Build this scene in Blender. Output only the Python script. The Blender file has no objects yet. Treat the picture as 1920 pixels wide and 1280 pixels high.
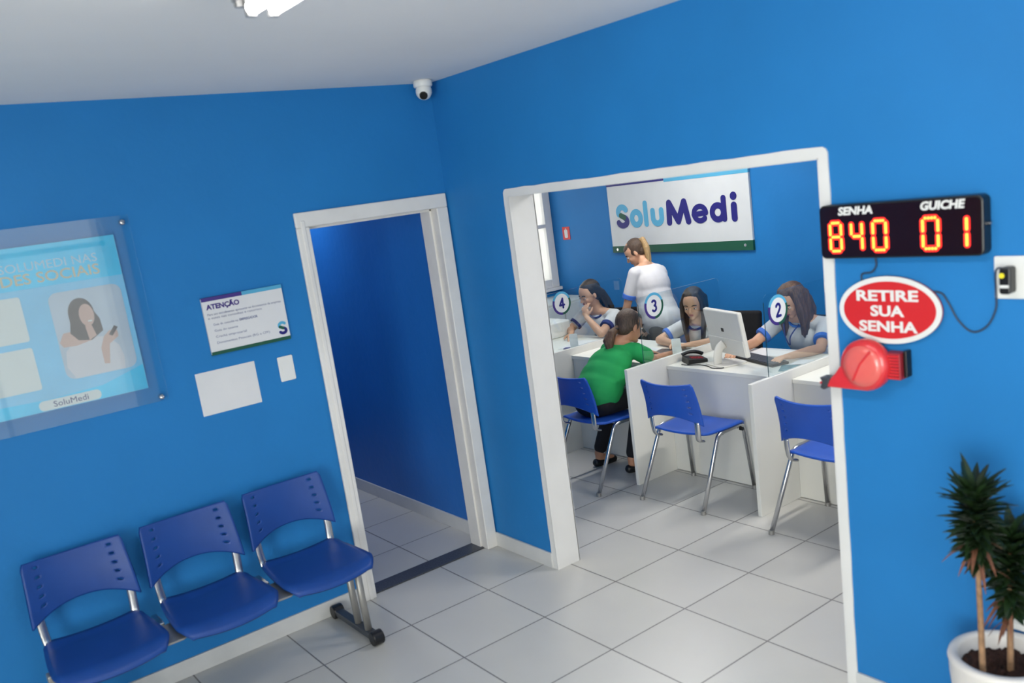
import bpy, bmesh, math, random
from mathutils import Vector, Matrix, Euler
random.seed(7)
sc = bpy.context.scene
COL = sc.collection
PI = math.pi

# ------------------------------------------------------------------ camera
cam_d = bpy.data.cameras.new('camera')
cam = bpy.data.objects.new('camera', cam_d); COL.objects.link(cam)
Rr = Vector((0.786, -0.604, -0.133)); Dn = Vector((-0.236, -0.094, -0.967)); Fw = Vector((0.572, 0.791, -0.216))
Fw.normalize(); Rr = (Rr - Fw * Rr.dot(Fw)).normalized(); Dn = Fw.cross(Rr)
CAM = Vector((-2.5423, -3.9408, 1.9393))
cam.matrix_world = Matrix(((Rr.x, -Dn.x, -Fw.x, CAM.x), (Rr.y, -Dn.y, -Fw.y, CAM.y), (Rr.z, -Dn.z, -Fw.z, CAM.z), (0, 0, 0, 1)))
cam_d.sensor_width = 36; cam_d.sensor_fit = 'HORIZONTAL'
cam_d.lens = 1666.85 / 1920 * 36
cam_d.shift_x = -15.78 / 1920; cam_d.shift_y = 77.64 / 1920
cam_d.clip_start = 0.05
cam_d.dof.use_dof = True; cam_d.dof.focus_distance = 7.2; cam_d.dof.aperture_fstop = 2.8
sc.camera = cam
# ------------------------------------------------------------------ world, exposure
w = bpy.data.worlds.new('world'); sc.world = w; w.use_nodes = True
w.node_tree.nodes['Background'].inputs[0].default_value = (0.95, 0.93, 0.90, 1)
w.node_tree.nodes['Background'].inputs[1].default_value = 1.0
sc.view_settings.view_transform = 'Standard'; sc.view_settings.look = 'None'
sc.view_settings.gamma = 1; sc.view_settings.use_curve_mapping = False
sc.view_settings.exposure = 0.12

def area(name, loc, direction, sx, sy, power, col=(1, 1, 1), spread=PI):
    l = bpy.data.lights.new(name, 'AREA'); l.shape = 'RECTANGLE'; l.size = sx; l.size_y = sy
    l.energy = power; l.color = col; l.spread = spread
    o = bpy.data.objects.new(name, l); COL.objects.link(o); o.location = loc
    o.rotation_euler = Vector(direction).to_track_quat('-Z', 'Y').to_euler(); return o
# daylight through the storefront glazing behind the photographer; side lamp is added to brighten the right wall
area('daylight_storefront', (-2.6, -6.72, 1.35), (0, 1, -0.02), 4.6, 2.2, 14, (1.0, 0.97, 0.93))
area('added_side_light', (-5.74, -5.2, 1.35), (1, 0, -0.02), 2.4, 2.1, 235, (1.0, 0.96, 0.91))
# daylight through the window of the service room
area('daylight_service_window', (2.2, 3.12, 1.55), (0, -1, 0), 1.7, 1.4, 9, (1.0, 0.93, 0.86))
# tube lamps of the service room and the corridor lamp
area('tube_light_service', (1.9, 0.7, 2.36), (0, 0, -1), 1.2, 0.12, 15, (1.0, 0.96, 0.9))
area('tube_light_service', (1.5, -1.7, 2.36), (0, 0, -1), 1.2, 0.12, 22, (1.0, 0.96, 0.9))
area('corridor_light', (-0.45, 1.75, 2.40), (0.1, 0, -1), 0.2, 0.2, 11, (0.9, 0.94, 1.0))

# ------------------------------------------------------------------ materials
MATS = {}
def mat(name, col, rough=0.5, metal=0.0, noise=0.0, nscale=8.0, bump=0.0, bscale=60.0, alpha=1.0, trans=0.0, emit=None, estr=0.0, coat=0.0, spec=0.5, stretch=None):
    m = bpy.data.materials.new(name); m.use_nodes = True
    nt = m.node_tree; b = nt.nodes['Principled BSDF']
    b.inputs['Base Color'].default_value = (*col, 1); b.inputs['Roughness'].default_value = rough
    b.inputs['Metallic'].default_value = metal; b.inputs['Alpha'].default_value = alpha
    b.inputs['Transmission Weight'].default_value = trans; b.inputs['Coat Weight'].default_value = coat
    b.inputs['Specular IOR Level'].default_value = spec
    tc = nt.nodes.new('ShaderNodeTexCoord'); src = tc.outputs['Object']
    if stretch:
        mp = nt.nodes.new('ShaderNodeMapping'); mp.inputs['Scale'].default_value = stretch
        nt.links.new(src, mp.inputs['Vector']); src = mp.outputs['Vector']
    n = nt.nodes.new('ShaderNodeTexNoise'); n.inputs['Scale'].default_value = nscale; n.inputs['Detail'].default_value = 4
    nt.links.new(src, n.inputs['Vector'])
    r = nt.nodes.new('ShaderNodeValToRGB')
    k = max(noise, 0.02)
    r.color_ramp.elements[0].color = (*[c * (1 - k) for c in col], 1); r.color_ramp.elements[0].position = 0.3
    r.color_ramp.elements[1].color = (*[min(1, c * (1 + k)) for c in col], 1); r.color_ramp.elements[1].position = 0.7
    nt.links.new(n.outputs['Fac'], r.inputs['Fac']); nt.links.new(r.outputs['Color'], b.inputs['Base Color'])
    if bump:
        n2 = nt.nodes.new('ShaderNodeTexNoise'); n2.inputs['Scale'].default_value = bscale; n2.inputs['Detail'].default_value = 3
        nt.links.new(src, n2.inputs['Vector'])
        bp = nt.nodes.new('ShaderNodeBump'); bp.inputs['Strength'].default_value = bump; bp.inputs['Distance'].default_value = 0.004
        nt.links.new(n2.outputs['Fac'], bp.inputs['Height']); nt.links.new(bp.outputs['Normal'], b.inputs['Normal'])
    if emit:
        b.inputs['Emission Color'].default_value = (*emit, 1); b.inputs['Emission Strength'].default_value = estr
    MATS[name] = m; return m

BLUE = mat('blue_wall_paint', (0.0175, 0.19, 0.495), 0.55, noise=0.05, nscale=2, bump=0.35, bscale=25, spec=0.25)
WHITE = mat('white_gloss_paint', (0.76, 0.75, 0.73), 0.4, noise=0.03, nscale=6, bump=0.15, bscale=20)
CEIL = mat('ceiling_paint', (0.88, 0.865, 0.85), 0.8, noise=0.02, nscale=1.5)
SKIRT = mat('grey_ceramic_skirting', (0.62, 0.62, 0.61), 0.35, noise=0.05)
GRANITE = mat('dark_granite', (0.06, 0.065, 0.075), 0.35, noise=0.6, nscale=150)
LAMIN = mat('white_laminate', (0.74, 0.73, 0.68), 0.35, noise=0.02, nscale=3)
LAMTOP = mat('cream_laminate', (0.80, 0.79, 0.72), 0.3, noise=0.02, nscale=3)
CHAIRBLUE = mat('blue_polypropylene', (0.010, 0.058, 0.27), 0.42, noise=0.06, bump=0.1, bscale=200, spec=0.4)
CHROME = mat('brushed_chrome', (0.62, 0.62, 0.62), 0.22, metal=1.0, noise=0.03)
GREYMET = mat('grey_painted_steel', (0.34, 0.33, 0.31), 0.4, metal=0.5, noise=0.03)
DKSTEEL = mat('dark_grey_steel', (0.05, 0.055, 0.065), 0.4, noise=0.04)
BLACK = mat('black_plastic', (0.006, 0.006, 0.007), 0.35, noise=0.05)
BLKFAB = mat('black_fabric', (0.008, 0.008, 0.010), 0.9, noise=0.2, nscale=60)
WPLAS = mat('white_plastic', (0.78, 0.78, 0.76), 0.35, noise=0.02)
PAPER = mat('white_paper', (0.72, 0.72, 0.73), 0.8, noise=0.02)
SIGNW = mat('sign_white', (0.66, 0.68, 0.68), 0.45, noise=0.02)
NAVY = mat('navy_print', (0.012, 0.010, 0.17), 0.5)
PURP = mat('purple_print', (0.05, 0.025, 0.20), 0.5)
CYAN = mat('sky_blue_print', (0.09, 0.40, 0.62), 0.5)
DGREEN = mat('dark_green_print', (0.006, 0.085, 0.045), 0.5)
GREYTX = mat('grey_violet_print', (0.22, 0.24, 0.36), 0.6)
RED = mat('red_print', (0.62, 0.018, 0.022), 0.4)
REDPL = mat('red_plastic', (0.70, 0.028, 0.035), 0.3, coat=0.5)
SALMON = mat('red_plastic_painted_sheen', (0.78, 0.13, 0.11), 0.28, coat=0.5)  # paler red, bright reflection on the glossy cover put into the colour
REDDK = mat('dark_red_plastic', (0.35, 0.02, 0.03), 0.4)
YEL = mat('yellow_sticker', (0.85, 0.72, 0.02), 0.5)
LEDR = mat('led_red', (0.4, 0.01, 0.01), 0.5, emit=(1.0, 0.02, 0.012), estr=1.6)
LEDY = mat('led_amber', (0.8, 0.4, 0.05), 0.5, emit=(1.0, 0.52, 0.06), estr=1.7)
TUBE = mat('lit_fluorescent_tube', (1, 1, 1), 0.5, emit=(1.0, 0.985, 0.96), estr=32.0)
ALU = mat('lamp_reflector', (0.16, 0.16, 0.16), 0.35, noise=0.03)
POSTB = mat('poster_sky_blue', (0.05, 0.58, 0.95), 0.5, noise=0.15, nscale=3)
POSTL = mat('poster_pale_blue', (0.22, 0.56, 0.84), 0.5, noise=0.1, nscale=3)
POSTT = mat('poster_pale_lettering', (0.45, 0.60, 0.75), 0.5)
POSTO = mat('poster_sand_lettering', (0.62, 0.50, 0.36), 0.5)
PHOTOBG = mat('poster_photo_grey', (0.50, 0.55, 0.66), 0.5, noise=0.05)
PSKIN = mat('poster_skin_print', (0.62, 0.40, 0.36), 0.5)
PHAIR = mat('poster_hair_print', (0.10, 0.075, 0.085), 0.5)
PSHIRT = mat('poster_blouse_print', (0.66, 0.62, 0.68), 0.5)
SOIL = mat('dark_soil', (0.045, 0.018, 0.012), 0.95, noise=0.5, nscale=60, bump=1.0, bscale=90)
POT = mat('white_pot_glaze', (0.74, 0.70, 0.66), 0.35, noise=0.03)
BARK = mat('tan_bark', (0.30, 0.17, 0.09), 0.8, noise=0.3, nscale=40, bump=0.6, bscale=80)
LEAF = mat('dark_green_leaf', (0.012, 0.030, 0.008), 0.4, noise=0.6, nscale=12)
DRY = mat('dried_brown_leaf', (0.16, 0.06, 0.03), 0.7, noise=0.4, nscale=20)
HUBM = mat('lens_black_glass', (0.004, 0.004, 0.005), 0.1)
TEAL = mat('teal_print', (0.10, 0.22, 0.26), 0.5, noise=0.5, nscale=25)
SKYP = mat('light_blue_print', (0.25, 0.42, 0.75), 0.6)

def glass(name, tint=(0.9, 0.97, 0.97), gl=0.06, rough=0.02):
    m = bpy.data.materials.new(name); m.use_nodes = True; nt = m.node_tree; nt.nodes.clear()
    o = nt.nodes.new('ShaderNodeOutputMaterial'); mx = nt.nodes.new('ShaderNodeMixShader')
    t = nt.nodes.new('ShaderNodeBsdfTransparent'); t.inputs[0].default_value = (*tint, 1)
    g = nt.nodes.new('ShaderNodeBsdfGlossy'); g.inputs['Roughness'].default_value = rough
    g.inputs[0].default_value = (1, 1, 1, 1)
    fr = nt.nodes.new('ShaderNodeLayerWeight'); fr.inputs[0].default_value = 0.5
    pw = nt.nodes.new('ShaderNodeMath'); pw.operation = 'POWER'; pw.inputs[1].default_value = 4.0
    ad = nt.nodes.new('ShaderNodeMath'); ad.operation = 'ADD'; ad.inputs[1].default_value = gl
    n = nt.nodes.new('ShaderNodeTexNoise'); n.inputs['Scale'].default_value = 3
    mu = nt.nodes.new('ShaderNodeMath'); mu.operation = 'MULTIPLY'; mu.inputs[1].default_value = 0.02
    a2 = nt.nodes.new('ShaderNodeMath'); a2.operation = 'ADD'
    nt.links.new(n.outputs['Fac'], mu.inputs[0]); nt.links.new(fr.outputs['Facing'], pw.inputs[0]); nt.links.new(pw.outputs[0], ad.inputs[0])
    nt.links.new(ad.outputs[0], a2.inputs[0]); nt.links.new(mu.outputs[0], a2.inputs[1])
    nt.links.new(a2.outputs[0], mx.inputs[0]); nt.links.new(t.outputs[0], mx.inputs[1]); nt.links.new(g.outputs[0], mx.inputs[2])
    nt.links.new(mx.outputs[0], o.inputs[0]); return m
GLASS = glass('clear_acrylic', (0.92, 0.965, 0.97), 0.045)
ACRYL = glass('poster_acrylic', (0.93, 0.96, 0.96), 0.05, 0.03)
PANE = glass('window_pane_glass', (0.95, 0.98, 0.98), 0.0)
EDGE = mat('acrylic_cut_edge', (0.03, 0.08, 0.09), 0.2)

def tile_mat():
    m = bpy.data.materials.new('grey_floor_tile'); m.use_nodes = True; nt = m.node_tree; b = nt.nodes['Principled BSDF']
    tc = nt.nodes.new('ShaderNodeTexCoord'); mp = nt.nodes.new('ShaderNodeMapping')
    mp.inputs['Location'].default_value = (1.2692 + 0.45 * 20, 0.4249 + 0.45 * 30, 0)
    br = nt.nodes.new('ShaderNodeTexBrick'); br.offset = 0; br.squash = 1
    br.inputs['Scale'].default_value = 1; br.inputs['Brick Width'].default_value = 0.45; br.inputs['Row Height'].default_value = 0.45
    br.inputs['Mortar Size'].default_value = 0.004; br.inputs['Mortar Smooth'].default_value = 0.3
    br.inputs['Color1'].default_value = (0.575, 0.565, 0.53, 1); br.inputs['Color2'].default_value = (0.605, 0.595, 0.56, 1)
    br.inputs['Mortar'].default_value = (0.20, 0.19, 0.185, 1)
    nt.links.new(tc.outputs['Object'], mp.inputs[0]); nt.links.new(mp.outputs[0], br.inputs['Vector'])
    n = nt.nodes.new('ShaderNodeTexNoise'); n.inputs['Scale'].default_value = 3.5; n.inputs['Detail'].default_value = 6
    nt.links.new(tc.outputs['Object'], n.inputs['Vector'])
    r = nt.nodes.new('ShaderNodeValToRGB'); r.color_ramp.elements[0].color = (0.90, 0.90, 0.90, 1); r.color_ramp.elements[1].color = (1, 1, 1, 1)
    nt.links.new(n.outputs['Fac'], r.inputs[0])
    mx = nt.nodes.new('ShaderNodeMix'); mx.data_type = 'RGBA'; mx.blend_type = 'MULTIPLY'; mx.inputs[0].default_value = 1
    nt.links.new(br.outputs['Color'], mx.inputs[6]); nt.links.new(r.outputs[0], mx.inputs[7]); nt.links.new(mx.outputs[2], b.inputs['Base Color'])
    b.inputs['Roughness'].default_value = 0.3; b.inputs['Specular IOR Level'].default_value = 0.4
    bp = nt.nodes.new('ShaderNodeBump'); bp.inputs['Strength'].default_value = 0.4; bp.inputs['Distance'].default_value = 0.002; bp.invert = True
    nt.links.new(br.outputs['Fac'], bp.inputs['Height']); nt.links.new(bp.outputs['Normal'], b.inputs['Normal'])
    return m
TILE = tile_mat()

# ------------------------------------------------------------------ mesh helpers
class MB:
    def __init__(s): s.bm = bmesh.new()
    def box(s, c, d, rot=None):
        M = Matrix.Translation(c) @ (rot.to_4x4() if rot else Matrix()) @ Matrix.Diagonal((d[0], d[1], d[2], 1))
        bmesh.ops.create_cube(s.bm, size=1, matrix=M); return s
    def bx(s, x0, x1, y0, y1, z0, z1): return s.box(((x0 + x1) / 2, (y0 + y1) / 2, (z0 + z1) / 2), (abs(x1 - x0), abs(y1 - y0), abs(z1 - z0)))
    def ell(s, c, r, rot=None, seg=20):
        M = Matrix.Translation(c) @ (rot.to_4x4() if rot else Matrix()) @ Matrix.Diagonal((r[0], r[1], r[2], 1))
        bmesh.ops.create_uvsphere(s.bm, u_segments=seg, v_segments=seg // 2 + 2, radius=1, matrix=M); return s
    def cyl(s, a, b, r0, r1=None, seg=20, cap=True):
        a, b = Vector(a), Vector(b); r1 = r0 if r1 is None else r1; d = b - a
        M = Matrix.Translation((a + b) / 2) @ d.to_track_quat('Z', 'Y').to_matrix().to_4x4()
        bmesh.ops.create_cone(s.bm, cap_ends=cap, segments=seg, radius1=r0, radius2=r1, depth=d.length, matrix=M); return s
    def cap(s, a, r0, b, r1, seg=14):
        s.cyl(a, b, r0, r1, seg); s.ell(a, (r0,) * 3, seg=seg); s.ell(b, (r1,) * 3, seg=seg); return s
    def chain(s, pts, rs, seg=12):
        if not hasattr(rs, '__len__'): rs = [rs] * len(pts)
        for i in range(len(pts) - 1): s.cap(pts[i], rs[i], pts[i + 1], rs[i + 1], seg)
        return s
    def tube(s, pts, r, seg=12, flat=1.0, closed=False):
        """swept tube with mitred rings; flat squashes it sideways"""
        pts = [Vector(p) for p in pts]; n = len(pts); rings = []
        rs = r if hasattr(r, '__len__') else [r] * n
        t0 = (pts[1] - pts[0]).normalized(); up = Vector((0, 0, 1)) if abs(t0.z) < 0.9 else Vector((1, 0, 0))
        u = (up - t0 * up.dot(t0)).normalized()
        for i, p in enumerate(pts):
            if i == 0: t = pts[1] - pts[0]
            elif i == n - 1: t = pts[-1] - pts[-2]
            else: t = (pts[i + 1] - p).normalized() + (p - pts[i - 1]).normalized()
            t.normalize(); u = (u - t * u.dot(t)).normalized(); v = t.cross(u)
            rings.append([s.bm.verts.new(p + rs[i] * (math.cos(2 * PI * k / seg) * u + math.sin(2 * PI * k / seg) * flat * v)) for k in range(seg)])
        for i in range(n - 1):
            for k in range(seg):
                s.bm.faces.new((rings[i][k], rings[i][(k + 1) % seg], rings[i + 1][(k + 1) % seg], rings[i + 1][k]))
        s.bm.faces.new(rings[0][::-1]); s.bm.faces.new(rings[-1]); return s
    def lathe(s, prof, c=(0, 0, 0), seg=48, M=None):
        rings = []
        for (r, z) in prof:
            ring = []
            for k in range(seg):
                a = 2 * PI * k / seg; p = Vector((r * math.cos(a), r * math.sin(a), z))
                p = (M @ p) if M else p
                ring.append(s.bm.verts.new(p + Vector(c)))
            rings.append(ring)
        for i in range(len(rings) - 1):
            for k in range(seg): s.bm.faces.new((rings[i][k], rings[i][(k + 1) % seg], rings[i + 1][(k + 1) % seg], rings[i + 1][k]))
        s.bm.faces.new(rings[0][::-1]); s.bm.faces.new(rings[-1]); return s
    def prism(s, poly, t, M):
        """flat outline (x,y) extruded by t along local +Z, placed by M"""
        a = [s.bm.verts.new(M @ Vector((x, y, 0))) for x, y in poly]; b = [s.bm.verts.new(M @ Vector((x, y, t))) for x, y in poly]
        s.bm.faces.new(a[::-1]); s.bm.faces.new(b); n = len(poly)
        for i in range(n): s.bm.faces.new((a[i], a[(i + 1) % n], b[(i + 1) % n], b[i]))
        return s
    def xf(s, M): bmesh.ops.transform(s.bm, matrix=M, verts=s.bm.verts[:]); return s
    def build(s, name, m, parent=None, smooth=False, bevel=0, remesh=0, solid=0, subd=0, world=False, sm_it=0, bseg=2):
        if world and parent: bmesh.ops.translate(s.bm, verts=s.bm.verts[:], vec=-Vector(parent['_w']) if '_w' in parent else -parent.location)
        bmesh.ops.recalc_face_normals(s.bm, faces=s.bm.faces[:])
        me = bpy.data.meshes.new(name); s.bm.to_mesh(me); s.bm.free()
        me.materials.append(m)
        if smooth or remesh: me.polygons.foreach_set('use_smooth', [True] * len(me.polygons))
        o = bpy.data.objects.new(name, me); COL.objects.link(o)
        if parent: o.parent = parent
        if solid: md = o.modifiers.new('thickness', 'SOLIDIFY'); md.thickness = solid; md.offset = 0
        if subd: md = o.modifiers.new('smooth', 'SUBSURF'); md.levels = subd; md.render_levels = subd
        if remesh: md = o.modifiers.new('union', 'REMESH'); md.mode = 'VOXEL'; md.voxel_size = remesh; md.use_smooth_shade = True
        if sm_it: md = o.modifiers.new('relax', 'SMOOTH'); md.factor = 0.5; md.iterations = sm_it
        if bevel: md = o.modifiers.new('edge', 'BEVEL'); md.width = bevel; md.segments = bseg; md.limit_method = 'ANGLE'; md.angle_limit = 0.6
        return o

def tag(o, label=None, cat=None, group=None, kind=None):
    if label: o['label'] = label
    if cat: o['category'] = cat
    if group: o['group'] = group
    if kind: o['kind'] = kind
    return o
def thing(name, label, cat, loc=(0, 0, 0), rz=0, group=None):
    o = bpy.data.objects.new(name, None); COL.objects.link(o); o.location = loc; o.rotation_euler = (0, 0, rz)
    o.empty_display_size = 0.05
    return tag(o, label, cat, group)
def struct(mb, name, m, label, cat='structure', parent=None, **k):
    o = mb.build(name, m, parent, **k); o['kind'] = 'structure'
    if not parent: o['label'] = label; o['category'] = cat
    return o
def copy_tree(o, parent=None):
    c = o.copy(); COL.objects.link(c)
    if parent: c.parent = parent
    for ch in list(o.children): copy_tree(ch, c)
    return c
ML = lambda x, y, z: Matrix.Translation((x, y, z)) @ Matrix(((1, 0, 0, 0), (0, 0, -1, 0), (0, 1, 0, 0), (0, 0, 0, 1)))          # on planes facing -y
MR = lambda x, y, z: Matrix.Translation((x, y, z)) @ Matrix(((0, 0, -1, 0), (-1, 0, 0, 0), (0, 1, 0, 0), (0, 0, 0, 1)))         # on planes facing -x

def text(body, size, M, m, name, parent=None, bold=0.0, ext=0.0008, align='LEFT', fit=None, shear=0.0):
    cu = bpy.data.curves.new(name, 'FONT'); cu.body = body; cu.size = size; cu.extrude = ext; cu.offset = bold; cu.align_x = align; cu.shear = shear
    cu.resolution_u = 3
    to = bpy.data.objects.new(name, cu); COL.objects.link(to)
    dg = bpy.context.evaluated_depsgraph_get(); dg.update()
    me = bpy.data.meshes.new_from_object(to.evaluated_get(dg)); COL.objects.unlink(to); bpy.data.objects.remove(to)
    xs = [v.co.x for v in me.vertices]
    if fit and xs:
        wd = max(xs) - min(xs); k = fit / wd; me.transform(Matrix.Diagonal((k, 1, 1, 1)))
        x0 = {'LEFT': min(xs) * k, 'RIGHT': max(xs) * k, 'CENTER': (max(xs) + min(xs)) / 2 * k}[align]
        me.transform(Matrix.Translation((-x0, 0, 0)))
    me.transform(M); me.materials.clear(); me.materials.append(m)
    o = bpy.data.objects.new(name, me); COL.objects.link(o)
    if parent:
        me.transform(Matrix.Translation(-parent.location)); o.parent = parent
    return o
def rrect(x0, x1, y0, y1, r, n=6):
    out = []
    for cx, cy, a0 in ((x1 - r, y1 - r, 0), (x0 + r, y1 - r, 90), (x0 + r, y0 + r, 180), (x1 - r, y0 + r, 270)):
        for k in range(n + 1):
            a = math.radians(a0 + 90 * k / n); out.append((cx + r * math.cos(a), cy + r * math.sin(a)))
    return out
def ellp(cx, cy, rx, ry, n=48, a0=0, a1=360):
    return [(cx + rx * math.cos(math.radians(a0 + (a1 - a0) * k / n)), cy + ry * math.sin(math.radians(a0 + (a1 - a0) * k / n))) for k in range(n + (0 if a1 - a0 == 360 else 1))]
def stroke(mb, pts, wd, t, M):
    """round-capped flat stroke as one outline prism per piece"""
    for i in range(len(pts) - 1):
        a, b = Vector(pts[i]), Vector(pts[i + 1]); d = (b - a)
        if d.length < 1e-6: continue
        ang = math.degrees(math.atan2(d.y, d.x))
        poly = [(b.x + wd / 2 * math.cos(math.radians(ang - 90 + 180 * k / 8)), b.y + wd / 2 * math.sin(math.radians(ang - 90 + 180 * k / 8))) for k in range(9)]
        poly += [(a.x + wd / 2 * math.cos(math.radians(ang + 90 + 180 * k / 8)), a.y + wd / 2 * math.sin(math.radians(ang + 90 + 180 * k / 8))) for k in range(9)]
        mb.prism(poly, t * (1 + 0.001 * i), M)
def arc(cx, cy, rx, ry, a0, a1, n=14):
    return [(cx + rx * math.cos(math.radians(a0 + (a1 - a0) * k / n)), cy + ry * math.sin(math.radians(a0 + (a1 - a0) * k / n))) for k in range(n + 1)]

# ------------------------------------------------------------------ room shell
H = 2.49
X0, Y0 = -5.6, -6.6          # far ends of the waiting room
BX, BY = 3.0, 2.85           # service room back wall and window wall
struct(MB().bx(X0, BX, Y0, BY + 0.3, -0.1, 0), 'floor', TILE, 'pale grey square ceramic floor tiles with thin dark grout')
struct(MB().bx(X0, BX, Y0, BY + 0.3, H, H + 0.1), 'ceiling', CEIL, 'white flat ceiling above the blue walls')
WT = 0.14
# left wall (plane y=0) with the door opening x -0.80..-0.06, z<1.885
DX0, DX1, DZ = -0.795, -0.062, 1.885
mb = MB().bx(X0, DX0, 0, WT, 0, H).bx(DX1, 0, 0, WT, 0, H).bx(DX0, DX1, 0, WT, DZ, H)
struct(mb, 'wall_left', BLUE, 'blue painted wall behind the three-seat bench')
# right wall (x=0..0.14) with the service opening
OY0, OY1, OZ = -2.204, -0.536, 1.893
mb = MB().bx(0, WT, Y0, OY0, 0, H).bx(0, WT, OY1, 0.07, 0, H).bx(0.003, WT, 0.07, BY + 0.15, 0, H).bx(0, WT, OY0, OY1, OZ, H)
struct(mb, 'wall_right', BLUE, 'blue painted wall with the wide opening to the service room')
struct(MB().bx(BX, BX + 0.12, Y0, BY + 0.15, 0, H), 'wall_back', BLUE, 'blue back wall of the service room behind the desks')
struct(MB().bx(WT, BX, -4.2, -4.08, 0, H), 'wall_service_side', BLUE, 'blue side wall closing the service room')
# window wall of the service room
WX0, WX1, WZ0, WZ1 = 1.45, 2.995, 0.95, 2.15
mb = MB().bx(WT, WX0, BY, BY + 0.15, 0, H).bx(WX1, BX, BY, BY + 0.15, 0, H).bx(WX0, WX1, BY, BY + 0.15, 0, WZ0).bx(WX0, WX1, BY, BY + 0.15, WZ1, H)
struct(mb, 'wall_window', BLUE, 'blue wall under and around the bright window of the service room')
wn = tag(thing('window_1', 'bright white-framed window at the end of the service room', 'window', (0, 0, 0)), kind='structure')
mb = MB()
for (a, b, c, d) in ((WX0, WX1, WZ0 - .03, WZ0 + 0.05), (WX0, WX1, WZ1 - 0.05, WZ1), (WX0, WX0 + 0.05, WZ0, WZ1), (WX1 - 0.085, WX1 + .001, WZ0 - .028, WZ1 - .001), (WX0, WX1, 1.50, 1.535), (2.2, 2.24, WZ0, WZ1)):
    mb.bx(a, b, BY - 0.01 - 0.003 * ((b - a) < 0.2), BY + (0.14 if (d - c) > 0.06 else 0.06) + 0.004 * ((b - a) < 0.2), c, d)
struct(mb, 'window_frame', WHITE, '', parent=wn, bevel=0.004)
struct(MB().bx(WX0, WX1, BY + 0.02, BY + 0.026, WZ0, WZ1), 'pane', PANE, '', parent=wn)
struct(MB().bx(WX0 - .03, BX, BY - 0.05, BY + 0.02, WZ0 - 0.06, WZ0 - 0.03), 'window_sill', WHITE, '', parent=wn, bevel=0.005)
# corridor beyond the door
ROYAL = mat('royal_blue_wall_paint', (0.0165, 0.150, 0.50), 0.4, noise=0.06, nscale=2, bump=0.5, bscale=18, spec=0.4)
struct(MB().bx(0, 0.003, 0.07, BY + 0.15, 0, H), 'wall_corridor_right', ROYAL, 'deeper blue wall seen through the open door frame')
struct(MB().bx(-1.25, -1.13, WT, BY + 0.15, 0, H), 'wall_corridor', BLUE, 'blue side wall of the corridor beyond the door')
struct(MB().bx(-1.25, 0, BY + 0.15, BY + 0.27, 0, H), 'wall_corridor_end', BLUE, 'blue end wall of the corridor beyond the door')
struct(MB().bx(X0 - 0.12, X0, -4.0, WT, 0, H).bx(X0 - 0.12, X0, Y0, -6.4, 0, H).bx(X0 - 0.12, X0, -6.4, -4.0, 2.4, H), 'wall_side', WHITE, 'white side wall of the waiting room')
wf = tag(thing('added_side_window', 'added unseen side glazing that lights the right wall of the waiting room', 'window', (0, 0, 0)), kind='structure')  # added out of view so that side light reaches the right wall
mb = MB()
for y in (-6.4, -5.23, -4.05): mb.bx(X0 - 0.08, X0 - 0.02, y, y + 0.05, 0, 2.4)
for z in (0.0, 1.9, 2.35): mb.bx(X0 - 0.08, X0 - 0.02, -6.4, -4.0, z, z + 0.05)
struct(mb, 'window_frame', WHITE, '', parent=wf)
struct(MB().bx(X0 - 0.06, X0 - 0.055, -6.4, -4.0, 0, 2.4), 'pane', PANE, '', parent=wf)
# storefront behind the photographer
mb = MB().bx(X0, -5.0, Y0 - 0.12, Y0, 0, H).bx(-0.2, 0.14, Y0 - 0.12, Y0, 0, H).bx(-5.0, -0.2, Y0 - 0.12, Y0, 2.4, H)
struct(mb, 'wall_front', WHITE, 'white wall around the glazed storefront behind the photographer')
wf = tag(thing('window_2', 'glazed storefront behind the photographer', 'window', (0, 0, 0)), kind='structure')
mb = MB()
for x in (-5.0, -3.85, -2.7, -1.55, -0.25): mb.bx(x, x + 0.05, Y0 - 0.08, Y0 - 0.02, 0, 2.4)
for z in (0.0, 1.9, 2.35): mb.bx(-5.0, -0.2, Y0 - 0.08, Y0 - 0.02, z, z + 0.05)
struct(mb, 'window_frame', WHITE, '', parent=wf)
struct(MB().bx(-5.0, -0.2, Y0 - 0.06, Y0 - 0.055, 0, 2.4), 'pane', PANE, '', parent=wf)

# skirtings
BH = 0.082
struct(MB().bx(X0, -0.845, -0.012, 0, 0, BH), 'baseboard_left', SKIRT, 'grey tile skirting below the blue wall by the bench', bevel=0.002)
struct(MB().bx(-0.012, 0, OY1 + 0.035, -0.012, 0, BH), 'baseboard_corner', SKIRT, 'short grey tile skirting between door and service opening', bevel=0.002)
struct(MB().bx(-0.012, 0, Y0, OY0 - 0.035, 0, BH), 'baseboard_right', SKIRT, 'grey tile skirting below the blue wall by the potted plant', bevel=0.002)
struct(MB().bx(-0.012, 0, WT, BY + 0.15, 0, BH), 'baseboard_corridor', SKIRT, 'grey tile skirting along the corridor wall beyond the door', bevel=0.002)
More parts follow.
